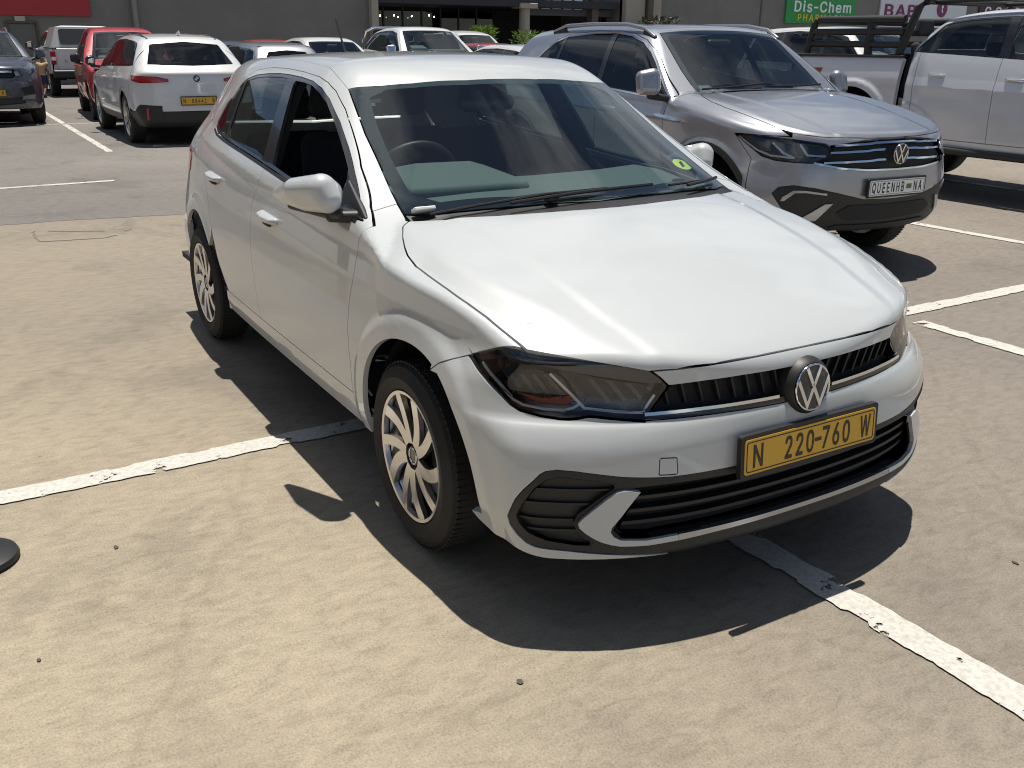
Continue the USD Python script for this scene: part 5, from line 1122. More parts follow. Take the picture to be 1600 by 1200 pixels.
# ---------------------------------------------------------------- pickups
def pickup(label, paint_, loc, rz, dz=0.0, arch_z=.42, arch_r=.47, canopy=False, rack=False, H=1.80, res=.05, front_open=False, plate_back=None, roll=False, tailtext=None):
    """Double-cab pickup: a cab with hood, and an open load bed behind it."""
    zf, cz = 1.06 + dz, 1.22 + dz
    P = (.92, 2.55, .20, .925, H, zf, -.42, cz, -1.08, H - .07, -2.32, -2.55, 1.26 + dz)
    B = gen_body(*P, kc=.05)
    B.fx = T1([(.3, .72), (.45, .86), (.6, .91), (.8, .92), (zf - .1, .90), (zf, .87), (zf + .2, .80)])
    B.rx = T1([(.3, -2.60), (1.26 + dz, -2.60), (H - .06, -2.36), (H + .1, -2.30)]); B.ra, B.rb = .03, .02
    B.tapers = B.tapers[1:]
    z0 = .50 + dz * .6
    S = gen_spec(B, *P, paint_, (1.20 + dz, 1.265 + dz), dlo_end=-2.36, divs=[(-1.40, -1.62, .10)], wheel_=(.39, .22, .25, 'five', .78), glass_=('side_glass', 'side_glass'))
    S.update(sill=z0, low=z0 - .09, axles=(0, -3.22), arches=[(0, arch_z, arch_r), (-3.22, arch_z, arch_r)], xB=-1.50, xR=(-2.42, -2.50), tail=[(33, H - .14), (38, 1.26 + dz), (39.5, 1.0), (39.5, z0 + .03)],
        rear=dict(split=.62, ang=(38, 40), w=.78, low=.5, window=[(0, 1.32 + dz), (.60, 1.32 + dz), (.52, H - .17), (0, H - .15)], lamps=[], paint=paint_), handles=[(-1.32, 1.05 + dz), (-2.20, 1.07 + dz)], handle_mat='chrome', seat_z=.80 + dz * .5, mirror=(-.62, .96, 1.22 + dz, .19, .18, 'chrome' if roll else 'black_plastic', 'black_plastic'))
    B.xb = -1.6
    t = thing('parked_pickup', label, 'pickup truck', (*loc, 0), rz); build_car(t, B, S, res, True)
    # load bed
    zb, zt, x0, x1 = .60 + dz * .5, 1.235 + dz, -2.635, -4.17
    arch_ = Point(-3.22, arch_z).buffer(arch_r, 40)
    prof = Polygon([(x0, zb), (x0, zt), (x1, zt), (x1 - .01, .95), (x1 + .02, zb)]).buffer(.0).difference(arch_)
    BB = gen_body(.92, 2.9, .40, .925, H, zf, -.42, cz, -1.08, H - .07, -2.8, -3.0, 1.2)
    BB.tapers = []; BB.flares = [(-3.22, arch_z, arch_r, .025)]; BB.plan = T1([(-4.3, .905), (-3.8, .92), (-2.5, .925), (0, .92)])
    BB.rx = T1([(0, -6), (2, -6)]); BB.lift = T1([(-5, .02), (0, .02)])
    BB.roof = T1([(-6, 2.2), (0, 2.2)]); BB.ledge = None
    for m in (True, False):
        put(t, 'bed_side', skin(BB, 'side', prof, res, res * .7, depth=.05, mirror=m, shrink=.003), paint_)
        put(t, 'bed_liner', skin(BB, 'side', prof.buffer(-.01), .1, .1, off=-.09, depth=-.04, mirror=m), 'black_plastic')
    W = .905
    put(t, 'bed_floor', box(1.5, 1.70, .04, (-3.40, 0, .78 + dz * .5)), 'black_plastic')
    tg = box(.06, 2 * W - .36, zt - zb - .06, (x1 - .005, 0, (zt + zb) / 2 + .03), .015); put(t, 'tailgate', tg, paint_)
    put(t, 'tailgate_handle', box(.02, .22, .055, (x1 - .04, 0, zt - .13), .008), 'black_plastic')
    for s in (-1, 1):
        put(t, 'bed_corner', hull([(x1 + .06, s * (W - .10), zb + .05, .05), (x1 + .06, s * (W - .06), zt - .06, .05), (x1 + .04, s * (W - .16), zt - .06, .05), (x1 + .04, s * (W - .16), zb + .05, .05)], 1), paint_, smooth=60)
        put(t, 'tail_lamp', box(.04, .13, .34, (x1 - .0, s * (W - .09), 1.0 + dz), .012), 'tail_red'); put(t, 'tail_lamp_lens', box(.01, .11, .09, (x1 - .022, s * (W - .09), .98 + dz), .004), 'white_plastic')
    put(t, 'rear_bumper', box(.16, 1.75, .20, (x1 - .06, 0, .60 + dz * .3), .03), 'black_plastic')
    put(t, 'bed_rail', box(1.52, .06, .025, (-3.40, -.845, zt + .012), .008), 'black_plastic'); put(t, 'bed_rail', box(1.52, .06, .025, (-3.40, .845, zt + .012), .008), 'black_plastic')
    if plate_back: plate(t, (x1 - .15, 0, .66 + dz * .3), .46, .10, [(plate_back, 0, .06, .6)], back=True)
    if tailtext:
        for k, ch in enumerate(tailtext):
            m = letters(ch, .075, 1.1, depth=.006); m.apply_transform(np.array([[0, 0, -1, 0], [-1, 0, 0, 0], [0, 1, 0, 0], [0, 0, 0, 1.0]])); m.apply_translation((x1 - .036, .56 - k * .225, zt - .36)); put(t, 'tailgate_letter', m, 'satin_silver', smooth=False)
    if canopy:
        ring = [(-2.66, .84, zt + .02), (-2.70, .66, H + .02), (x1 + .14, .66, H + .03), (x1 + .0, .84, zt + .02)]
        o = trimesh.convex.convex_hull(np.array([(x, s * y, z) for x, y, z in ring for s in (-1, 1)] + [(-2.72, s * .5, H + .05) for s in (-1, 1)] + [(x1 + .20, s * .5, H + .06) for s in (-1, 1)]))
        put(t, 'canopy_shell', o, paint_, smooth=20)
        put(t, 'canopy_rear_window', place(trimesh.creation.extrude_polygon(sbox(-.60, -.16, .60, .16).buffer(.05, 6), .02), None).apply_transform(np.array([[.35, 0, -1, x1 + .035], [-0.0, 0, 0, 0], [0, 0, 0, 0], [0, 0, 0, 1.0]])) if False else canopy_pane(x1, zt, H), 'dark_glass')
    if rack:
        tb = lambda pts, r=.024: tube(pts, r, 8)
        for s in (-1, 1):
            top = [(-4.02, s * .82, zt + .02), (-3.96, s * .80, zt + .36), (-3.90, s * .80, zt + .385), (-2.72, s * .80, zt + .385)]
            put(t, 'rack_rail', tb(top, .042), 'black_plastic', smooth=60)
            for dzz in (.13, .26): put(t, 'rack_bar', tb([(-4.0, s * .81, zt + dzz), (-2.70, s * .81, zt + dzz)], .036), 'black_plastic', smooth=60)
            put(t, 'rack_post', tb([(-3.15, s * .81, zt + .01), (-3.15, s * .80, zt + .38)], .045), 'black_plastic', smooth=60)
            put(t, 'rack_post', tb([(-2.74, s * .82, zt + .01), (-2.60, s * .76, H + .02), (-2.54, s * .72, H + .07)], .042), 'black_plastic', smooth=60)
        put(t, 'rack_hoop', tb([(-2.54, -.72, H + .07), (-2.54, .72, H + .07)], .03), 'black_plastic', smooth=60)
        put(t, 'rack_hoop', tb([(-3.96, -.80, zt + .37), (-3.96, .80, zt + .37)], .028), 'black_plastic', smooth=60)
        put(t, 'rack_bar', tb([(-2.54, -.60, H + .065), (-1.3, -.60, H + .075)], .022), 'black_plastic', smooth=60); put(t, 'rack_bar', tb([(-2.54, .60, H + .065), (-1.3, .60, H + .075)], .022), 'black_plastic', smooth=60)
        put(t, 'side_step', tb([(-.62, -.93, z0 - .10), (-2.45, -.93, z0 - .10)], .04), 'black_plastic', smooth=60)
        q = Polygon([(-3.95, 1.10 + dz), (-3.70, 1.11 + dz), (-3.73, 1.02 + dz), (-3.93, 1.00 + dz)])
        for m in (True, False): put(t, 'side_decal', skin(BB, 'side', q, .05, .05, off=.002, depth=0, mirror=m), 'decal_orange')
    if roll:
        put(t, 'roll_bar', tube([(-3.0, -.70, zt), (-2.80, -.66, H - .10), (-2.78, -.5, H - .02), (-2.78, .5, H - .02), (-2.80, .66, H - .10), (-3.0, .70, zt)], .035, 8), 'chrome', smooth=60)
    return t, B

def canopy_pane(x1, zt, H):
    m = trimesh.creation.extrude_polygon(sbox(-.54, -.13, .54, .15).buffer(.06, 6), .02)
    a = math.atan2(.14, H - zt)
    M = np.array([[0, math.sin(a), -1.0, 0], [1, 0, 0, 0], [0, math.cos(a), 0, 0], [0, 0, 0, 1.0]]); m.apply_transform(M); m.apply_translation((x1 + .065, 0, (zt + H) / 2 + .03)); m.fix_normals(); return m

def pickups():
    pickup('silver double-cab pickup with a black load rack, cut by the right edge of the photo', 'pickup_silver_paint', (-1.92, 7.92), 0.0, dz=.14, arch_z=.56, arch_r=.50, rack=True, H=1.86, res=.03)
    pickup('white double-cab pickup with canopy seen from behind beside the grey wall', 'white_paint_far', (-30.5, 1.93), math.pi, dz=.0, canopy=True, H=1.74, plate_back='N 17 W', tailtext='RANGER')
    pickup('white double-cab pickup facing the camera, chrome mirrors and roll bar', 'white_paint_far', (-15.55, 7.32), 0.0, dz=.03, roll=True, H=1.78)
# ---------------------------------------------------------------- the shopping centre
mat('grey_render', {'g': ('geometry', {}), 'n': ('noise_texture', {'scale': .8, 'detail': 6.0, 'roughness': .65}), 'r': ('rgb_ramp', {'ramp': [(.3, (.165, .155, .14)), (.7, (.215, .20, .18))]}),
    'w': ('noise_texture', {'scale': 30.0, 'detail': 3.0}), 'b': ('bump', {'strength': .2, 'distance': .01}), 'p': ('principled_bsdf', {'roughness': .9})},
    [('g.position', 'n.vector'), ('g.position', 'w.vector'), ('n.fac', 'r.fac'), ('r.color', 'p.base_color'), ('w.fac', 'b.height'), ('b.normal', 'p.normal')])
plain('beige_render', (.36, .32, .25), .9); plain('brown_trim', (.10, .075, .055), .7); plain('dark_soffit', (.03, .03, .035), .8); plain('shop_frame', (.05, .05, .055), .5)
plain('sign_red', (.36, .018, .022), .45); plain('sign_green', (.02, .27, .06), .45); plain('sign_white', (.62, .62, .63), .45); plain('sign_dark', (.05, .02, .03), .5)
plain('sign_yellow', (.75, .55, .03), .5); plain('sign_purple', (.17, .02, .10), .5); plain('letter_white', (.78, .80, .80), .45)
plain('door_grey', (.13, .125, .11), .7); plain('pipe_grey', (.24, .23, .21), .6)
glass('shop_glass', (.30, .33, .36))
mat('downlight', {'e': ('emission', {'color': (1.0, .95, .8), 'strength': 6.0})}, surface='e.emission')
mat('leaf_green', {'o': ('object_info', {}), 'g': ('geometry', {}), 'n': ('noise_texture', {'scale': 9.0}), 'r': ('rgb_ramp', {'ramp': [(.3, (.05, .10, .015)), (.7, (.12, .20, .03))]}), 'p': ('principled_bsdf', {'roughness': .5}), 't': ('translucent_bsdf', {'color': (.12, .22, .03)}), 'm': ('mix_closure', {'fac': .3})},
    [('g.position', 'n.vector'), ('n.fac', 'r.fac'), ('r.color', 'p.base_color'), ('p.BSDF', 'm.closure1'), ('t.BSDF', 'm.closure2')], surface='m.closure')
plain('leaf_dark', (.03, .045, .02), .6); plain('flower_red', (.35, .03, .03), .6); plain('stem_brown', (.10, .07, .045), .8); plain('planter', (.12, .10, .085), .8)

WX = -35.0
def facing_x(poly, th, x, c=(0, 0)):
    """A flat shape drawn with (y, z), extruded towards +x."""
    m = trimesh.creation.extrude_polygon(poly, th); m.apply_transform(np.array([[0, 0, 1, x], [1, 0, 0, c[0]], [0, 1, 0, c[1]], [0, 0, 0, 1.0]])); return m
def text_x(s, h, sq, x, y, z, th=.03, bold=True, kern=0.0):
    out = []; m = meshkit.text_mesh(s, h, th, bold); m.apply_scale((sq, 1, 1)); m.apply_transform(np.array([[0, 0, 1, x], [1, 0, 0, y], [0, 1, 0, z], [0, 0, 0, 1.0]])); return m
def centre():
    b = thing('shopping_centre', 'long grey-brown shopping centre building with a dark recessed entrance', 'building', (0, 0, 0))
    put(b, 'wall', box(8, 49.7, 7.5, (WX - 4, -11.15, 3.75)), 'grey_render')
    put(b, 'pilaster', box(.30, .30, 7.4, (WX + .16, 13.84, 3.7), .02), 'beige_render')
    put(b, 'wall', box(8, 48.0, 7.5, (WX - 4, 50.15, 3.75)), 'grey_render')
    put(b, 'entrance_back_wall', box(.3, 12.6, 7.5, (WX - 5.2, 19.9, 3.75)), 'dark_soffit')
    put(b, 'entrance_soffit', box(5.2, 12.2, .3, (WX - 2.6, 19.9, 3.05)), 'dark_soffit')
    put(b, 'entrance_fascia', box(.4, 6.4, 4.0, (WX - .25, 17.2, 5.2)), 'dark_soffit')
    put(b, 'entrance_floor', box(5.2, 12.2, .12, (WX - 2.6, 19.9, .06)), 'brown_trim')
    for k in range(8):                                       # shopfront under the soffit
        y = 14.4 + k * .95
        put(b, 'shop_window', box(.02, .86, 2.6, (WX - 4.6, y + .45, 1.45)), 'shop_glass'); put(b, 'window_mullion', box(.08, .07, 2.8, (WX - 4.6, y, 1.5)), 'shop_frame')
    for k, (y, z) in enumerate([(14.6, 2.5), (15.0, 2.55), (15.55, 2.5), (16.2, 2.52), (16.4, 2.46), (17.05, 2.5), (17.9, 2.55), (18.15, 2.5)]):
        e = trimesh.creation.icosphere(1, .035); e.apply_translation((WX - 3.2, y, z)); put(b, 'ceiling_lamp', e, 'downlight')
    put(b, 'column', trimesh.creation.cylinder(.24, 7.2, sections=24, transform=trimesh.transformations.translation_matrix((WX - .3, 21.1, 3.6))), 'beige_render'); put(b, 'column_head', box(.8, .9, .22, (WX - .3, 21.1, 2.95), .03), 'beige_render')
    for k in range(6):
        y = 21.45 + k * .58
        put(b, 'upper_window', box(.02, .50, 2.2, (WX - .5, y + .29, 3.95)), 'upper_pane'); put(b, 'window_mullion', box(.09, .07, 2.4, (WX - .48, y, 3.9)), 'shop_frame')
    put(b, 'transom', box(.2, 4.6, .28, (WX - .5, 23.6, 2.72)), 'shop_frame')
    put(b, 'pier', box(.35, .35, 7.2, (WX - .3, 24.75, 3.6)), 'brown_trim')
    for k in range(3):
        y = 25.0 + k * .4; put(b, 'lower_window', box(.02, .36, 2.3, (WX - 1.2, y + .2, 1.4)), 'shop_glass'); put(b, 'window_mullion', box(.08, .05, 2.5, (WX - 1.2, y, 1.4)), 'shop_frame')
    put(b, 'pilaster', box(.5, 1.1, 7.4, (WX + .05, 26.7, 3.7), .02), 'beige_render'); put(b, 'downpipe', box(.16, .32, 7.3, (WX + .40, 27.45, 3.65), .03), 'brown_trim'); put(b, 'pilaster', box(.4, .6, 7.4, (WX + .05, 27.95, 3.7), .02), 'beige_render')
    put(b, 'downpipe', trimesh.creation.cylinder(.10, 7.2, sections=16, transform=trimesh.transformations.translation_matrix((WX + .12, 4.85, 3.6))), 'pipe_grey')
    put(b, 'wall_joint', box(.02, .10, 7.4, (WX + .012, 34.8, 3.7)), 'brown_trim')
    d = info(UsdGeom.Xform.Define(stage, numbered(b.GetPath(), 'service_door')).GetPrim())
    put(d, 'door_leaf', box(.06, .84, 1.93, (WX + .035, 1.21, .97), .01), 'door_grey')
    for s in (-.46, .46): put(d, 'door_frame', box(.12, .08, 2.0, (WX + .062, 1.21 + s, 1.0), .008), 'brown_trim')
    put(d, 'door_frame', box(.12, .84, .07, (WX + .062, 1.21, 1.975), .008), 'brown_trim'); put(d, 'door_handle', box(.06, .03, .14, (WX + .10, .90, 1.0), .008), 'pipe_grey')
    def sign(name, label, y0, y1, z0, z1, m_, letters_=()):
        s = thing(name, label, 'sign', (0, 0, 0)); put(s, 'panel', box(.10, y1 - y0, z1 - z0, (WX + .06, (y0 + y1) / 2, (z0 + z1) / 2), .01), m_)
        for nm, mesh_, mm in letters_: put(s, nm, mesh_, mm, smooth=20)
        return s
    xs = WX + .112
    sign('red_sign_panel', 'wide plain red sign panel high on the grey wall at the top left', -14, 3.40, 2.19, 4.6, 'sign_red', [('letter', box(.03, .9, 1.4, (xs + .015, .0, 3.32)), 'letter_white')])
    sign('door_sign', 'small pale notice above the grey service door', 1.02, 1.34, 2.08 - .10, 2.17, 'sign_notice')
    words = [('letter', text_x(c, .47, .62, xs, y, 3.03), 'letter_white') for c, y in zip('Dis-Chem', [37.02, 37.55, 37.75, 38.08, 38.34, 38.86, 39.3, 39.75])]
    def spread(s, h, sq, x, y0, y1, z, m_, th=.03):
        """One mesh per letter, the word filling y0 to y1."""
        ms = [meshkit.text_mesh(c, h, th, True) for c in s]; w = [m.extents[0] * sq for m in ms]; g_ = ((y1 - y0) - sum(w)) / max(1, len(s) - 1); y = y0; out = []
        for m, ww in zip(ms, w):
            m.apply_translation((-m.bounds[0, 0], 0, 0)); m.apply_scale((sq, 1, 1)); m.apply_transform(np.array([[0, 0, 1, x], [1, 0, 0, y], [0, 1, 0, z], [0, 0, 0, 1.0]])); out.append(('letter', m, m_)); y += ww + g_
        return out
    sign('green_pharmacy_sign', 'green pharmacy sign with white and yellow lettering on the wall', 36.45, 41.6, 2.48, 4.6, 'sign_green', spread('Dis-Chem', .50, 1.15, xs, 37.0, 41.2, 3.05, 'letter_white') + spread('PHARMACY', .30, 1.1, xs, 37.3, 40.7, 2.62, 'sign_yellow'))
    disc = facing_x(Point(0, 0).buffer(.45, 32), .02, xs, (48.75, 3.42))
    sign('white_shop_sign', 'white shop sign with rounded purple lettering behind the pickup rack', 43.55, 51.0, 2.40, 4.7, 'sign_white', spread('BABi', .60, 1.55, xs, 43.9, 46.9, 2.95, 'sign_purple') + [('roundel', disc, 'sign_purple'), ('letter', text_x('t', .40, 1.0, xs + .022, 48.65, 3.24, .02), 'letter_white')])
    sign('dark_shop_sign', 'dark maroon shop sign with white capital letters above the pickup cab roof', 52.2, 62.0, 2.5, 4.8, 'sign_dark', spread('COPIC', .52, 1.2, xs, 52.7, 57.0, 3.10, 'letter_white'))
plain('upper_pane', (.34, .36, .40), .08, metallic=.6); plain('sign_notice', (.42, .40, .30), .6)

def shrub(name, label, x, y, h, w, n, seed, m_, tall=True, flowers=0, z0=.0):
    r = np.random.default_rng(seed); t = thing(name, label, 'plant', (x, y, z0)); V, F = [], []
    def leaf(p, d, L, wd):
        d = d / np.linalg.norm(d); s = np.cross(d, r.normal(size=3)); s /= np.linalg.norm(s) + 1e-9; k = len(V)
        V.extend([p, p + d * L * .5 + s * wd, p + d * L, p + d * L * .5 - s * wd]); F.extend([(k, k + 1, k + 2), (k, k + 2, k + 3)])
    for i in range(n):
        if tall:
            a = r.uniform(0, 2 * math.pi); zz = h * (.25 + .75 * r.uniform() ** .6); rr = w * r.uniform(.1, 1) * (1 - .4 * abs(zz / h - .55))
        else:
            a = r.uniform(0, 2 * math.pi); zz = h * r.uniform(.3, 1); rr = w * r.uniform(0, 1) * math.sqrt(max(.05, 1 - (zz / h - .45) ** 2 * 2))
        p = np.array([rr * math.cos(a), rr * math.sin(a), zz]); leaf(p, np.array([math.cos(a), math.sin(a), r.uniform(.1, 1.2)]), r.uniform(.10, .24), r.uniform(.015, .04))
    put(t, 'foliage', trimesh.Trimesh(np.array(V), F, process=False), m_, smooth=False)
    put(t, 'stem', cat([tube([(0, 0, 0), (.1 * w * math.cos(a), .1 * w * math.sin(a), h * .4), (.5 * w * math.cos(a), .5 * w * math.sin(a), h * .8)], [.03, .02, .008], 5) for a in (0.3, 2.2, 4.4)]), 'stem_brown')
    for k in range(flowers):
        e = trimesh.creation.icosphere(1, .06); a = r.uniform(0, 6.28); e.apply_translation((w * .6 * math.cos(a), w * .6 * math.sin(a), h * r.uniform(.75, 1.0))); put(t, 'flower', e, 'flower_red')
    put(t, 'planter', trimesh.creation.cylinder(.30, .45, sections=16, transform=trimesh.transformations.translation_matrix((0, 0, .225))), 'planter')

def person():
    """A person seen from behind stepping forward between the graphite car and the white pickup."""
    import manifold3d as m3
    t = thing('person', 'person in tan top and dark shorts walking beside the graphite car', 'person', (-26.4, .80, 0), math.pi * .85)
    S = 1.05 / 1.72
    J = dict(hipL=(0, .09, .88, .088), hipR=(0, -.09, .88, .088), waist=(.03, 0, 1.02, .115), chest=(.10, 0, 1.27, .14), neck=(.15, 0, 1.45, .055), head=(.19, 0, 1.60, .095), chin=(.24, 0, 1.53, .06),
             shL=(.11, .19, 1.38, .06), shR=(.11, -.19, 1.38, .06), elL=(.18, .25, 1.12, .042), elR=(.02, -.25, 1.12, .042), wrL=(.34, .22, .96, .03), wrR=(-.04, -.24, .88, .03), haL=(.40, .21, .92, .035), haR=(-.04, -.24, .80, .035),
             knL=(.16, .10, .48, .058), knR=(-.06, -.10, .47, .058), anL=(.16, .10, .09, .038), anR=(-.34, -.10, .18, .038), toL=(.30, .11, .03, .03), toR=(-.22, -.11, .06, .03), heL=(.13, .10, .035, .035), heR=(-.38, -.10, .14, .035))
    def bone(*n, g=0.0):
        s = trimesh.creation.icosphere(2); P = np.vstack([s.vertices * (J[k][3] + g) + np.array(J[k][:3]) for k in n]) * S; h = trimesh.convex.convex_hull(P)
        return m3.Manifold(m3.Mesh(np.asarray(h.vertices, np.float32), np.asarray(h.faces, np.uint32)))
    def body(bones, edge=.03):
        M = bones[0]
        for b in bones[1:]: M = M + b
        M = M.refine_to_length(edge); v, f, _ = meshkit.arrays(M); m = trimesh.Trimesh(v, f); trimesh.smoothing.filter_taubin(m, iterations=8); return m
    put(t, 'body', body([bone('waist', 'chest'), bone('hipL', 'hipR', 'waist'), bone('chest', 'neck'), bone('neck', 'head'), bone('head', 'chin'), bone('chest', 'shL'), bone('chest', 'shR'), bone('shL', 'elL'), bone('elL', 'wrL'), bone('wrL', 'haL'), bone('shR', 'elR'), bone('elR', 'wrR'), bone('wrR', 'haR'),
                         bone('hipL', 'knL'), bone('knL', 'anL'), bone('hipR', 'knR'), bone('knR', 'anR'), bone('heL', 'toL', 'anL'), bone('heR', 'toR', 'anR')]), 'skin_brown', smooth=60)
    put(t, 'top', body([bone('waist', 'chest', g=.018), bone('chest', 'shL', g=.016), bone('chest', 'shR', g=.016), bone('hipL', 'hipR', 'waist', g=.012)]), 'cloth_tan', smooth=60)
    J['midL'] = (.10, .10, .62, .085); J['midR'] = (-.04, -.10, .62, .085)
    put(t, 'shorts', body([bone('hipL', 'hipR', g=.022), bone('hipL', 'midL', g=.012), bone('hipR', 'midR', g=.012)]), 'cloth_navy', smooth=60)
    put(t, 'hair', body([bone('head', g=.008)]).slice_plane((0, 0, 1.60 * S), (-.4, 0, .9)), 'hair_black', smooth=60)
    put(t, 'shoe', body([bone('heL', 'toL', g=.012)]), 'shoe_dark', smooth=60); put(t, 'shoe', body([bone('heR', 'toR', g=.012)]), 'shoe_dark', smooth=60)
plain('skin_brown', (.20, .11, .065), .6); plain('cloth_tan', (.42, .28, .14), .85); plain('cloth_navy', (.02, .025, .06), .85); plain('hair_black', (.012, .011, .01), .7); plain('shoe_dark', (.06, .06, .065), .6)

def small_things():
    t = thing('sign_base', 'round black rubber base of a stand at the left edge of the photo', 'stand base', (-.545, -2.042, 0))
    prof = np.array([(0, 0), (.116, 0), (.121, .012), (.116, .024), (.095, .032), (.040, .042), (0, .042)])
    put(t, 'base_disc', trimesh.creation.revolve(prof, sections=56), 'black_plastic', smooth=40); put(t, 'socket', trimesh.creation.cylinder(.028, .05, sections=20, transform=trimesh.transformations.translation_matrix((0, 0, .06))), 'dark_recess')
    r = np.random.default_rng(5)
    for k, (x, y, a, b) in enumerate([(.775, -.905, .011, .008), (-.43, -1.66, .012, .007), (.08, -1.93, .007, .005), (1.05, .72, .012, .006)]):
        q = Polygon([((a + r.normal(0, a * .12)) * math.cos(p), (b + r.normal(0, b * .12)) * math.sin(p)) for p in np.linspace(0, 2 * math.pi, 14)[:-1]]); m = trimesh.creation.extrude_polygon(q, .002); m.apply_translation((x, y, .002)); g_ = put('/World', 'gum_spot', m, 'gum_dark', smooth=False)
        info(g_, ['dark flat spot on the concrete in front of the white car', 'dark oval spot on the concrete below the painted line at left', 'small dark fleck on the concrete at the lower left', 'small dark fleck beside the long painted line at right'][k], 'stain')
    seg = CRACKS
    m = []
    for s in seg:
        s = dense([(a, b, 0) for a, b in s], .03); p = np.array(s)[:, :2] + r.normal(0, .006, (len(s), 2)); L = LineString(p).buffer(.007, cap_style='flat'); m.append(trimesh.creation.extrude_polygon(L if L.geom_type == 'Polygon' else max(L.geoms, key=lambda g: g.area), .002))
    m = cat(m); m.apply_translation((0, 0, .001)); info(put('/World', 'pavement_crack', m, 'crack_brown', smooth=False), kind='structure')
plain('crack_brown', (.15, .132, .108), .85)
plain('gum_dark', (.07, .062, .052), .8)
CRACKS = [[(-6.227, -1.363), (-5.99, -1.372), (-5.745, -1.362), (-5.71, -1.19), (-5.664, -.89), (-5.75, -.80)], [(-6.18, -1.25), (-6.06, -1.05), (-5.98, -.85)], [(-5.90, -.70), (-5.966, -.643)]]
plain('fascia_rose', (.36, .19, .155), .8)
def opposite_shops():
    b = thing('shop_row', 'row of shops with a reddish fascia, mirrored in the side of the white hatchback', 'building', (0, 0, 0))
    put(b, 'wall', box(62, 6, 8.5, (-6, -21, 4.25)), 'beige_render'); put(b, 'fascia', box(61.6, .3, 2.6, (-6, -17.86, 4.6), .02), 'fascia_rose'); put(b, 'canopy', box(61, 2.6, .25, (-6, -16.7, 3.15), .02), 'dark_soffit')
    for k in range(12):
        x = -34 + k * 5.2; put(b, 'shop_window', box(4.4, .04, 2.5, (x, -17.97, 1.4)), 'shop_glass'); put(b, 'canopy_post', box(.22, .22, 3.0, (x + 2.6, -15.6, 1.5), .02), 'beige_render')
def setting():
    opposite_shops()
    centre(); person(); small_things()
    shrub('shrub', 'bright green leafy shrub behind the white pickup cab', -33.0, 17.75, 2.0, .55, 900, 3, 'leaf_green')
    shrub('shrub', 'low spreading green shrub in front of the dark entrance beside the round column', -33.0, 19.9, 1.85, .75, 700, 4, 'leaf_green')
    shrub('shrub', 'dark bushy shrub with red flowers before the beige pilasters', -33.2, 26.9, 2.55, 1.25, 1600, 6, 'leaf_dark', tall=False, flowers=4)
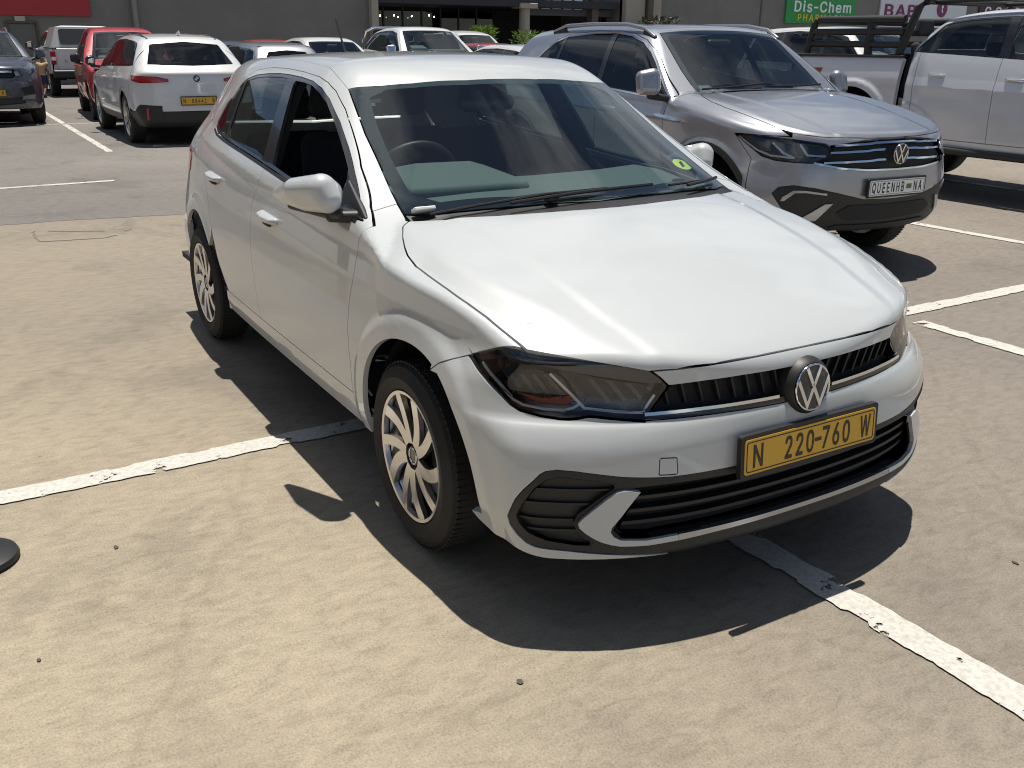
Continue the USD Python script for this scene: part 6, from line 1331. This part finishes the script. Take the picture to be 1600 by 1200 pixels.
# ---------------------------------------------------------------- ground and painted lines
mat('asphalt', {
    'g': ('geometry', {}), 'mp': ('mapping', {'scale': (1.0, .45, 1.0), 'rotation': (0, 0, .25)}),
    # broad zones: warm concrete, greyer worn patches
    'a': ('noise_texture', {'scale': .22, 'detail': 4.0, 'roughness': .55}), 'ra': ('rgb_ramp', {'ramp': [(.34, (.202, .184, .162)), (.50, (.246, .221, .185)), (.66, (.305, .272, .218))]}),
    'sx': ('separate_xyz', {}), 'gy': ('math', {'math_type': 'multiply_add', 'value2': .22, 'value3': .42, 'use_clamp': True}), 'gm': ('mix', {'color1': (1.06, 1.02, .93), 'color2': (.84, .83, .84)}), 'm0': ('mix', {'mix_type': 'multiply', 'fac': 1.0}),
    # trowel streaks and scuffs
    'b': ('noise_texture', {'scale': 24.0, 'detail': 9.0, 'roughness': .78, 'distortion': .5}), 'rb': ('rgb_ramp', {'ramp': [(.34, (.76, .75, .74)), (.5, (1, 1, 1)), (.66, (1.18, 1.17, 1.15))]}), 'm1': ('mix', {'mix_type': 'multiply', 'fac': .9}),
    # grit
    'd': ('noise_texture', {'scale': 150.0, 'detail': 3.0, 'roughness': .8}), 'rd': ('rgb_ramp', {'ramp': [(.32, (.62, .61, .60)), (.5, (1, 1, 1)), (.70, (1.28, 1.26, 1.22))]}), 'm2': ('mix', {'mix_type': 'multiply', 'fac': .75}),
    # old stains
    's': ('noise_texture', {'scale': .9, 'detail': 7.0, 'roughness': .62, 'distortion': .6}), 'rs': ('rgb_ramp', {'ramp': [(.0, (.70, .70, .72)), (.36, (.78, .78, .80)), (.46, (1, 1, 1)), (1, (1, 1, 1))]}), 'm3': ('mix', {'mix_type': 'multiply', 'fac': .8}),
    # hairline cracks
    'v': ('voronoi_texture', {'feature': 'distance_to_edge', 'scale': .55}), 'dn': ('noise_texture', {'scale': 3.0, 'detail': 6.0}), 'dm': ('mix', {'fac': .18}), 'rv': ('rgb_ramp', {'ramp': [(0, (.45, .43, .41)), (.0035, (.62, .60, .58)), (.006, (1, 1, 1)), (1, (1, 1, 1))]}), 'm4': ('mix', {'mix_type': 'multiply', 'fac': .16}),
    # specks
    'v2': ('voronoi_texture', {'scale': 3.2}), 'rv2': ('rgb_ramp', {'ramp': [(0, (.35, .33, .31)), (.022, (.45, .43, .41)), (.030, (1, 1, 1)), (1, (1, 1, 1))]}), 'm5': ('mix', {'mix_type': 'multiply', 'fac': .5}),
    'w': ('noise_texture', {'scale': 120.0, 'detail': 4.0, 'roughness': .7}), 'bu': ('bump', {'strength': .35, 'distance': .0025}),
    'p': ('principled_bsdf', {'roughness': .85, 'specular_ior_level': .25})},
    [('g.position', 'mp.vector'), ('mp.vector', 'b.vector')] + [('g.position', x + '.vector') for x in ('a', 'd', 's', 'w', 'dn', 'v2')] + [('g.position', 'dm.color1'), ('dn.color', 'dm.color2'), ('dm.color', 'v.vector'),
     ('a.fac', 'ra.fac'), ('b.fac', 'rb.fac'), ('g.position', 'sx.vector'), ('sx.y', 'gy.value1'), ('gy.value', 'gm.fac'), ('ra.color', 'm0.color1'), ('gm.color', 'm0.color2'), ('m0.color', 'm1.color1'), ('rb.color', 'm1.color2'), ('d.fac', 'rd.fac'), ('m1.color', 'm2.color1'), ('rd.color', 'm2.color2'),
     ('s.fac', 'rs.fac'), ('m2.color', 'm3.color1'), ('rs.color', 'm3.color2'), ('v.distance', 'rv.fac'), ('m3.color', 'm4.color1'), ('rv.color', 'm4.color2'), ('v2.distance', 'rv2.fac'), ('m4.color', 'm5.color1'), ('rv2.color', 'm5.color2'), ('m5.color', 'p.base_color'), ('w.fac', 'bu.height'), ('bu.normal', 'p.normal')])
mat('aisle_asphalt', {
    'g': ('geometry', {}), 'mp': ('mapping', {'scale': (1.0, .45, 1.0), 'rotation': (0, 0, .25)}),
    # broad zones: warm concrete, greyer worn patches
    'a': ('noise_texture', {'scale': .22, 'detail': 4.0, 'roughness': .55}), 'ra': ('rgb_ramp', {'ramp': [(.34, (.150, .140, .132)), (.50, (.172, .160, .148)), (.66, (.205, .19, .172))]}),
    'sx': ('separate_xyz', {}), 'gy': ('math', {'math_type': 'multiply_add', 'value2': .22, 'value3': .42, 'use_clamp': True}), 'gm': ('mix', {'color1': (1, 1, 1), 'color2': (1, 1, 1)}), 'm0': ('mix', {'mix_type': 'multiply', 'fac': 1.0}),
    # trowel streaks and scuffs
    'b': ('noise_texture', {'scale': 24.0, 'detail': 9.0, 'roughness': .78, 'distortion': .5}), 'rb': ('rgb_ramp', {'ramp': [(.34, (.76, .75, .74)), (.5, (1, 1, 1)), (.66, (1.18, 1.17, 1.15))]}), 'm1': ('mix', {'mix_type': 'multiply', 'fac': .9}),
    # grit
    'd': ('noise_texture', {'scale': 150.0, 'detail': 3.0, 'roughness': .8}), 'rd': ('rgb_ramp', {'ramp': [(.32, (.62, .61, .60)), (.5, (1, 1, 1)), (.70, (1.28, 1.26, 1.22))]}), 'm2': ('mix', {'mix_type': 'multiply', 'fac': .75}),
    # old stains
    's': ('noise_texture', {'scale': .9, 'detail': 7.0, 'roughness': .62, 'distortion': .6}), 'rs': ('rgb_ramp', {'ramp': [(.0, (.70, .70, .72)), (.36, (.78, .78, .80)), (.46, (1, 1, 1)), (1, (1, 1, 1))]}), 'm3': ('mix', {'mix_type': 'multiply', 'fac': .8}),
    # hairline cracks
    'v': ('voronoi_texture', {'feature': 'distance_to_edge', 'scale': .55}), 'dn': ('noise_texture', {'scale': 3.0, 'detail': 6.0}), 'dm': ('mix', {'fac': .18}), 'rv': ('rgb_ramp', {'ramp': [(0, (.45, .43, .41)), (.0035, (.62, .60, .58)), (.006, (1, 1, 1)), (1, (1, 1, 1))]}), 'm4': ('mix', {'mix_type': 'multiply', 'fac': .16}),
    # specks
    'v2': ('voronoi_texture', {'scale': 3.2}), 'rv2': ('rgb_ramp', {'ramp': [(0, (.35, .33, .31)), (.022, (.45, .43, .41)), (.030, (1, 1, 1)), (1, (1, 1, 1))]}), 'm5': ('mix', {'mix_type': 'multiply', 'fac': .5}),
    'w': ('noise_texture', {'scale': 120.0, 'detail': 4.0, 'roughness': .7}), 'bu': ('bump', {'strength': .35, 'distance': .0025}),
    'p': ('principled_bsdf', {'roughness': .85, 'specular_ior_level': .25})},
    [('g.position', 'mp.vector'), ('mp.vector', 'b.vector')] + [('g.position', x + '.vector') for x in ('a', 'd', 's', 'w', 'dn', 'v2')] + [('g.position', 'dm.color1'), ('dn.color', 'dm.color2'), ('dm.color', 'v.vector'),
     ('a.fac', 'ra.fac'), ('b.fac', 'rb.fac'), ('g.position', 'sx.vector'), ('sx.y', 'gy.value1'), ('gy.value', 'gm.fac'), ('ra.color', 'm0.color1'), ('gm.color', 'm0.color2'), ('m0.color', 'm1.color1'), ('rb.color', 'm1.color2'), ('d.fac', 'rd.fac'), ('m1.color', 'm2.color1'), ('rd.color', 'm2.color2'),
     ('s.fac', 'rs.fac'), ('m2.color', 'm3.color1'), ('rs.color', 'm3.color2'), ('v.distance', 'rv.fac'), ('m3.color', 'm4.color1'), ('rv.color', 'm4.color2'), ('v2.distance', 'rv2.fac'), ('m4.color', 'm5.color1'), ('rv2.color', 'm5.color2'), ('m5.color', 'p.base_color'), ('w.fac', 'bu.height'), ('bu.normal', 'p.normal')])
mat('line_paint', {
    'g': ('geometry', {}), 'a': ('noise_texture', {'scale': 9.0, 'detail': 8.0, 'roughness': .66}), 'ra': ('rgb_ramp', {'ramp': [(0, (0, 0, 0)), (.385, (0, 0, 0)), (.40, (1, 1, 1)), (1, (1, 1, 1))]}),
    'b': ('noise_texture', {'scale': 60.0, 'detail': 5.0, 'roughness': .7}), 'rb': ('rgb_ramp', {'ramp': [(.3, (.36, .345, .31)), (.52, (.49, .475, .43)), (.72, (.57, .555, .51))]}),
    'p': ('principled_bsdf', {'roughness': .7}), 't': ('transparent_bsdf', {}), 'm': ('mix_closure', {})},
    [('g.position', 'a.vector'), ('g.position', 'b.vector'), ('a.fac', 'ra.fac'), ('b.fac', 'rb.fac'), ('rb.color', 'p.base_color'), ('ra.color', 'm.fac'), ('t.BSDF', 'm.closure1'), ('p.BSDF', 'm.closure2')], surface='m.closure')
g = np.array([(-400, -400, 0), (400, -400, 0), (400, 400, 0), (-400, 400, 0)], float)
info(put('/World', 'car_park_ground', trimesh.Trimesh(g, [(0, 1, 2), (0, 2, 3)], process=False), 'asphalt', smooth=False), kind='structure')
_r = np.random.default_rng(31); _y = np.linspace(-60, 80, 1400)
_e = -6.55 + .10 * np.sin(_y * .7) + np.convolve(_r.normal(0, 1, 1400), np.ones(9) / 9, 'same') * .10
_P = np.vstack([np.column_stack([_e, _y, np.full(1400, .0022)]), np.column_stack([np.full(1400, -36.0), _y, np.full(1400, .0022)])]); _k = np.arange(1399)
info(put('/World', 'aisle_road', trimesh.Trimesh(_P, np.vstack([np.stack([_k, _k + 1, 1400 + _k], 1), np.stack([_k + 1, 1401 + _k, 1400 + _k], 1)]), process=False), 'aisle_asphalt', smooth=False), kind='structure')
def line(a, b, w=.10, seed=0, label=None):
    a, b = np.array(a, float), np.array(b, float); L = np.linalg.norm(b - a); u = (b - a) / L; n = np.array([-u[1], u[0]])
    r = np.random.default_rng(seed); m = max(4, int(L / .016)); t = np.linspace(0, L, m)
    def rag():
        q = r.normal(0, 1, m); q = np.convolve(q, np.ones(3) / 3, 'same') * .0035 + np.convolve(r.normal(0, 1, m), np.ones(14) / 14, 'same') * .008; return q - .012 * (np.convolve(r.uniform(0, 1, m) > .985, np.ones(5), 'same') > 0)
    p = np.vstack([a + np.outer(t, u) + np.outer(w / 2 + rag(), n), (a + np.outer(t, u) - np.outer(w / 2 + rag(), n))[::-1]])
    k = np.arange(m - 1); F = np.vstack([np.stack([2 * m - 1 - k, 2 * m - 2 - k, k + 1], 1), np.stack([2 * m - 1 - k, k + 1, k], 1)])
    info(put('/World', 'painted_line', trimesh.Trimesh(np.column_stack([p, np.full(2 * m, .0052)]), F, process=False), 'line_paint', smooth=False), label, kind='structure')
line((-.945, -6.0), (-1.10, 9.0), .115, 1)
line((-.86, .075), (6.0, .19), .115, 2); line((-.86, 2.765), (6.0, 2.70), .11, 3); line((-7.0, 5.35), (5.0, 5.72), .11, 4); line((-7.0, 8.35), (5.0, 8.10), .11, 5); line((-7, 11.1), (5, 10.9), .11, 6)
for k, y in enumerate((-2.55, .155, 2.86, 5.56, 8.26)): line((-12.1, y), (-22.5, y + .03), .10, 10 + k)
line((-8.97, -1.43), (-9.06, -.28), .10, 20); line((-8.9, -5.6), (-8.93, -3.4), .10, 21); line((-9.2, 1.8), (-9.3, 4.0), .10, 22)
line((-17.3, -2.5), (-17.3, 3.0), .08, 23)
build_polo()
build_tiguan()
background_cars()
pickups()
setting()
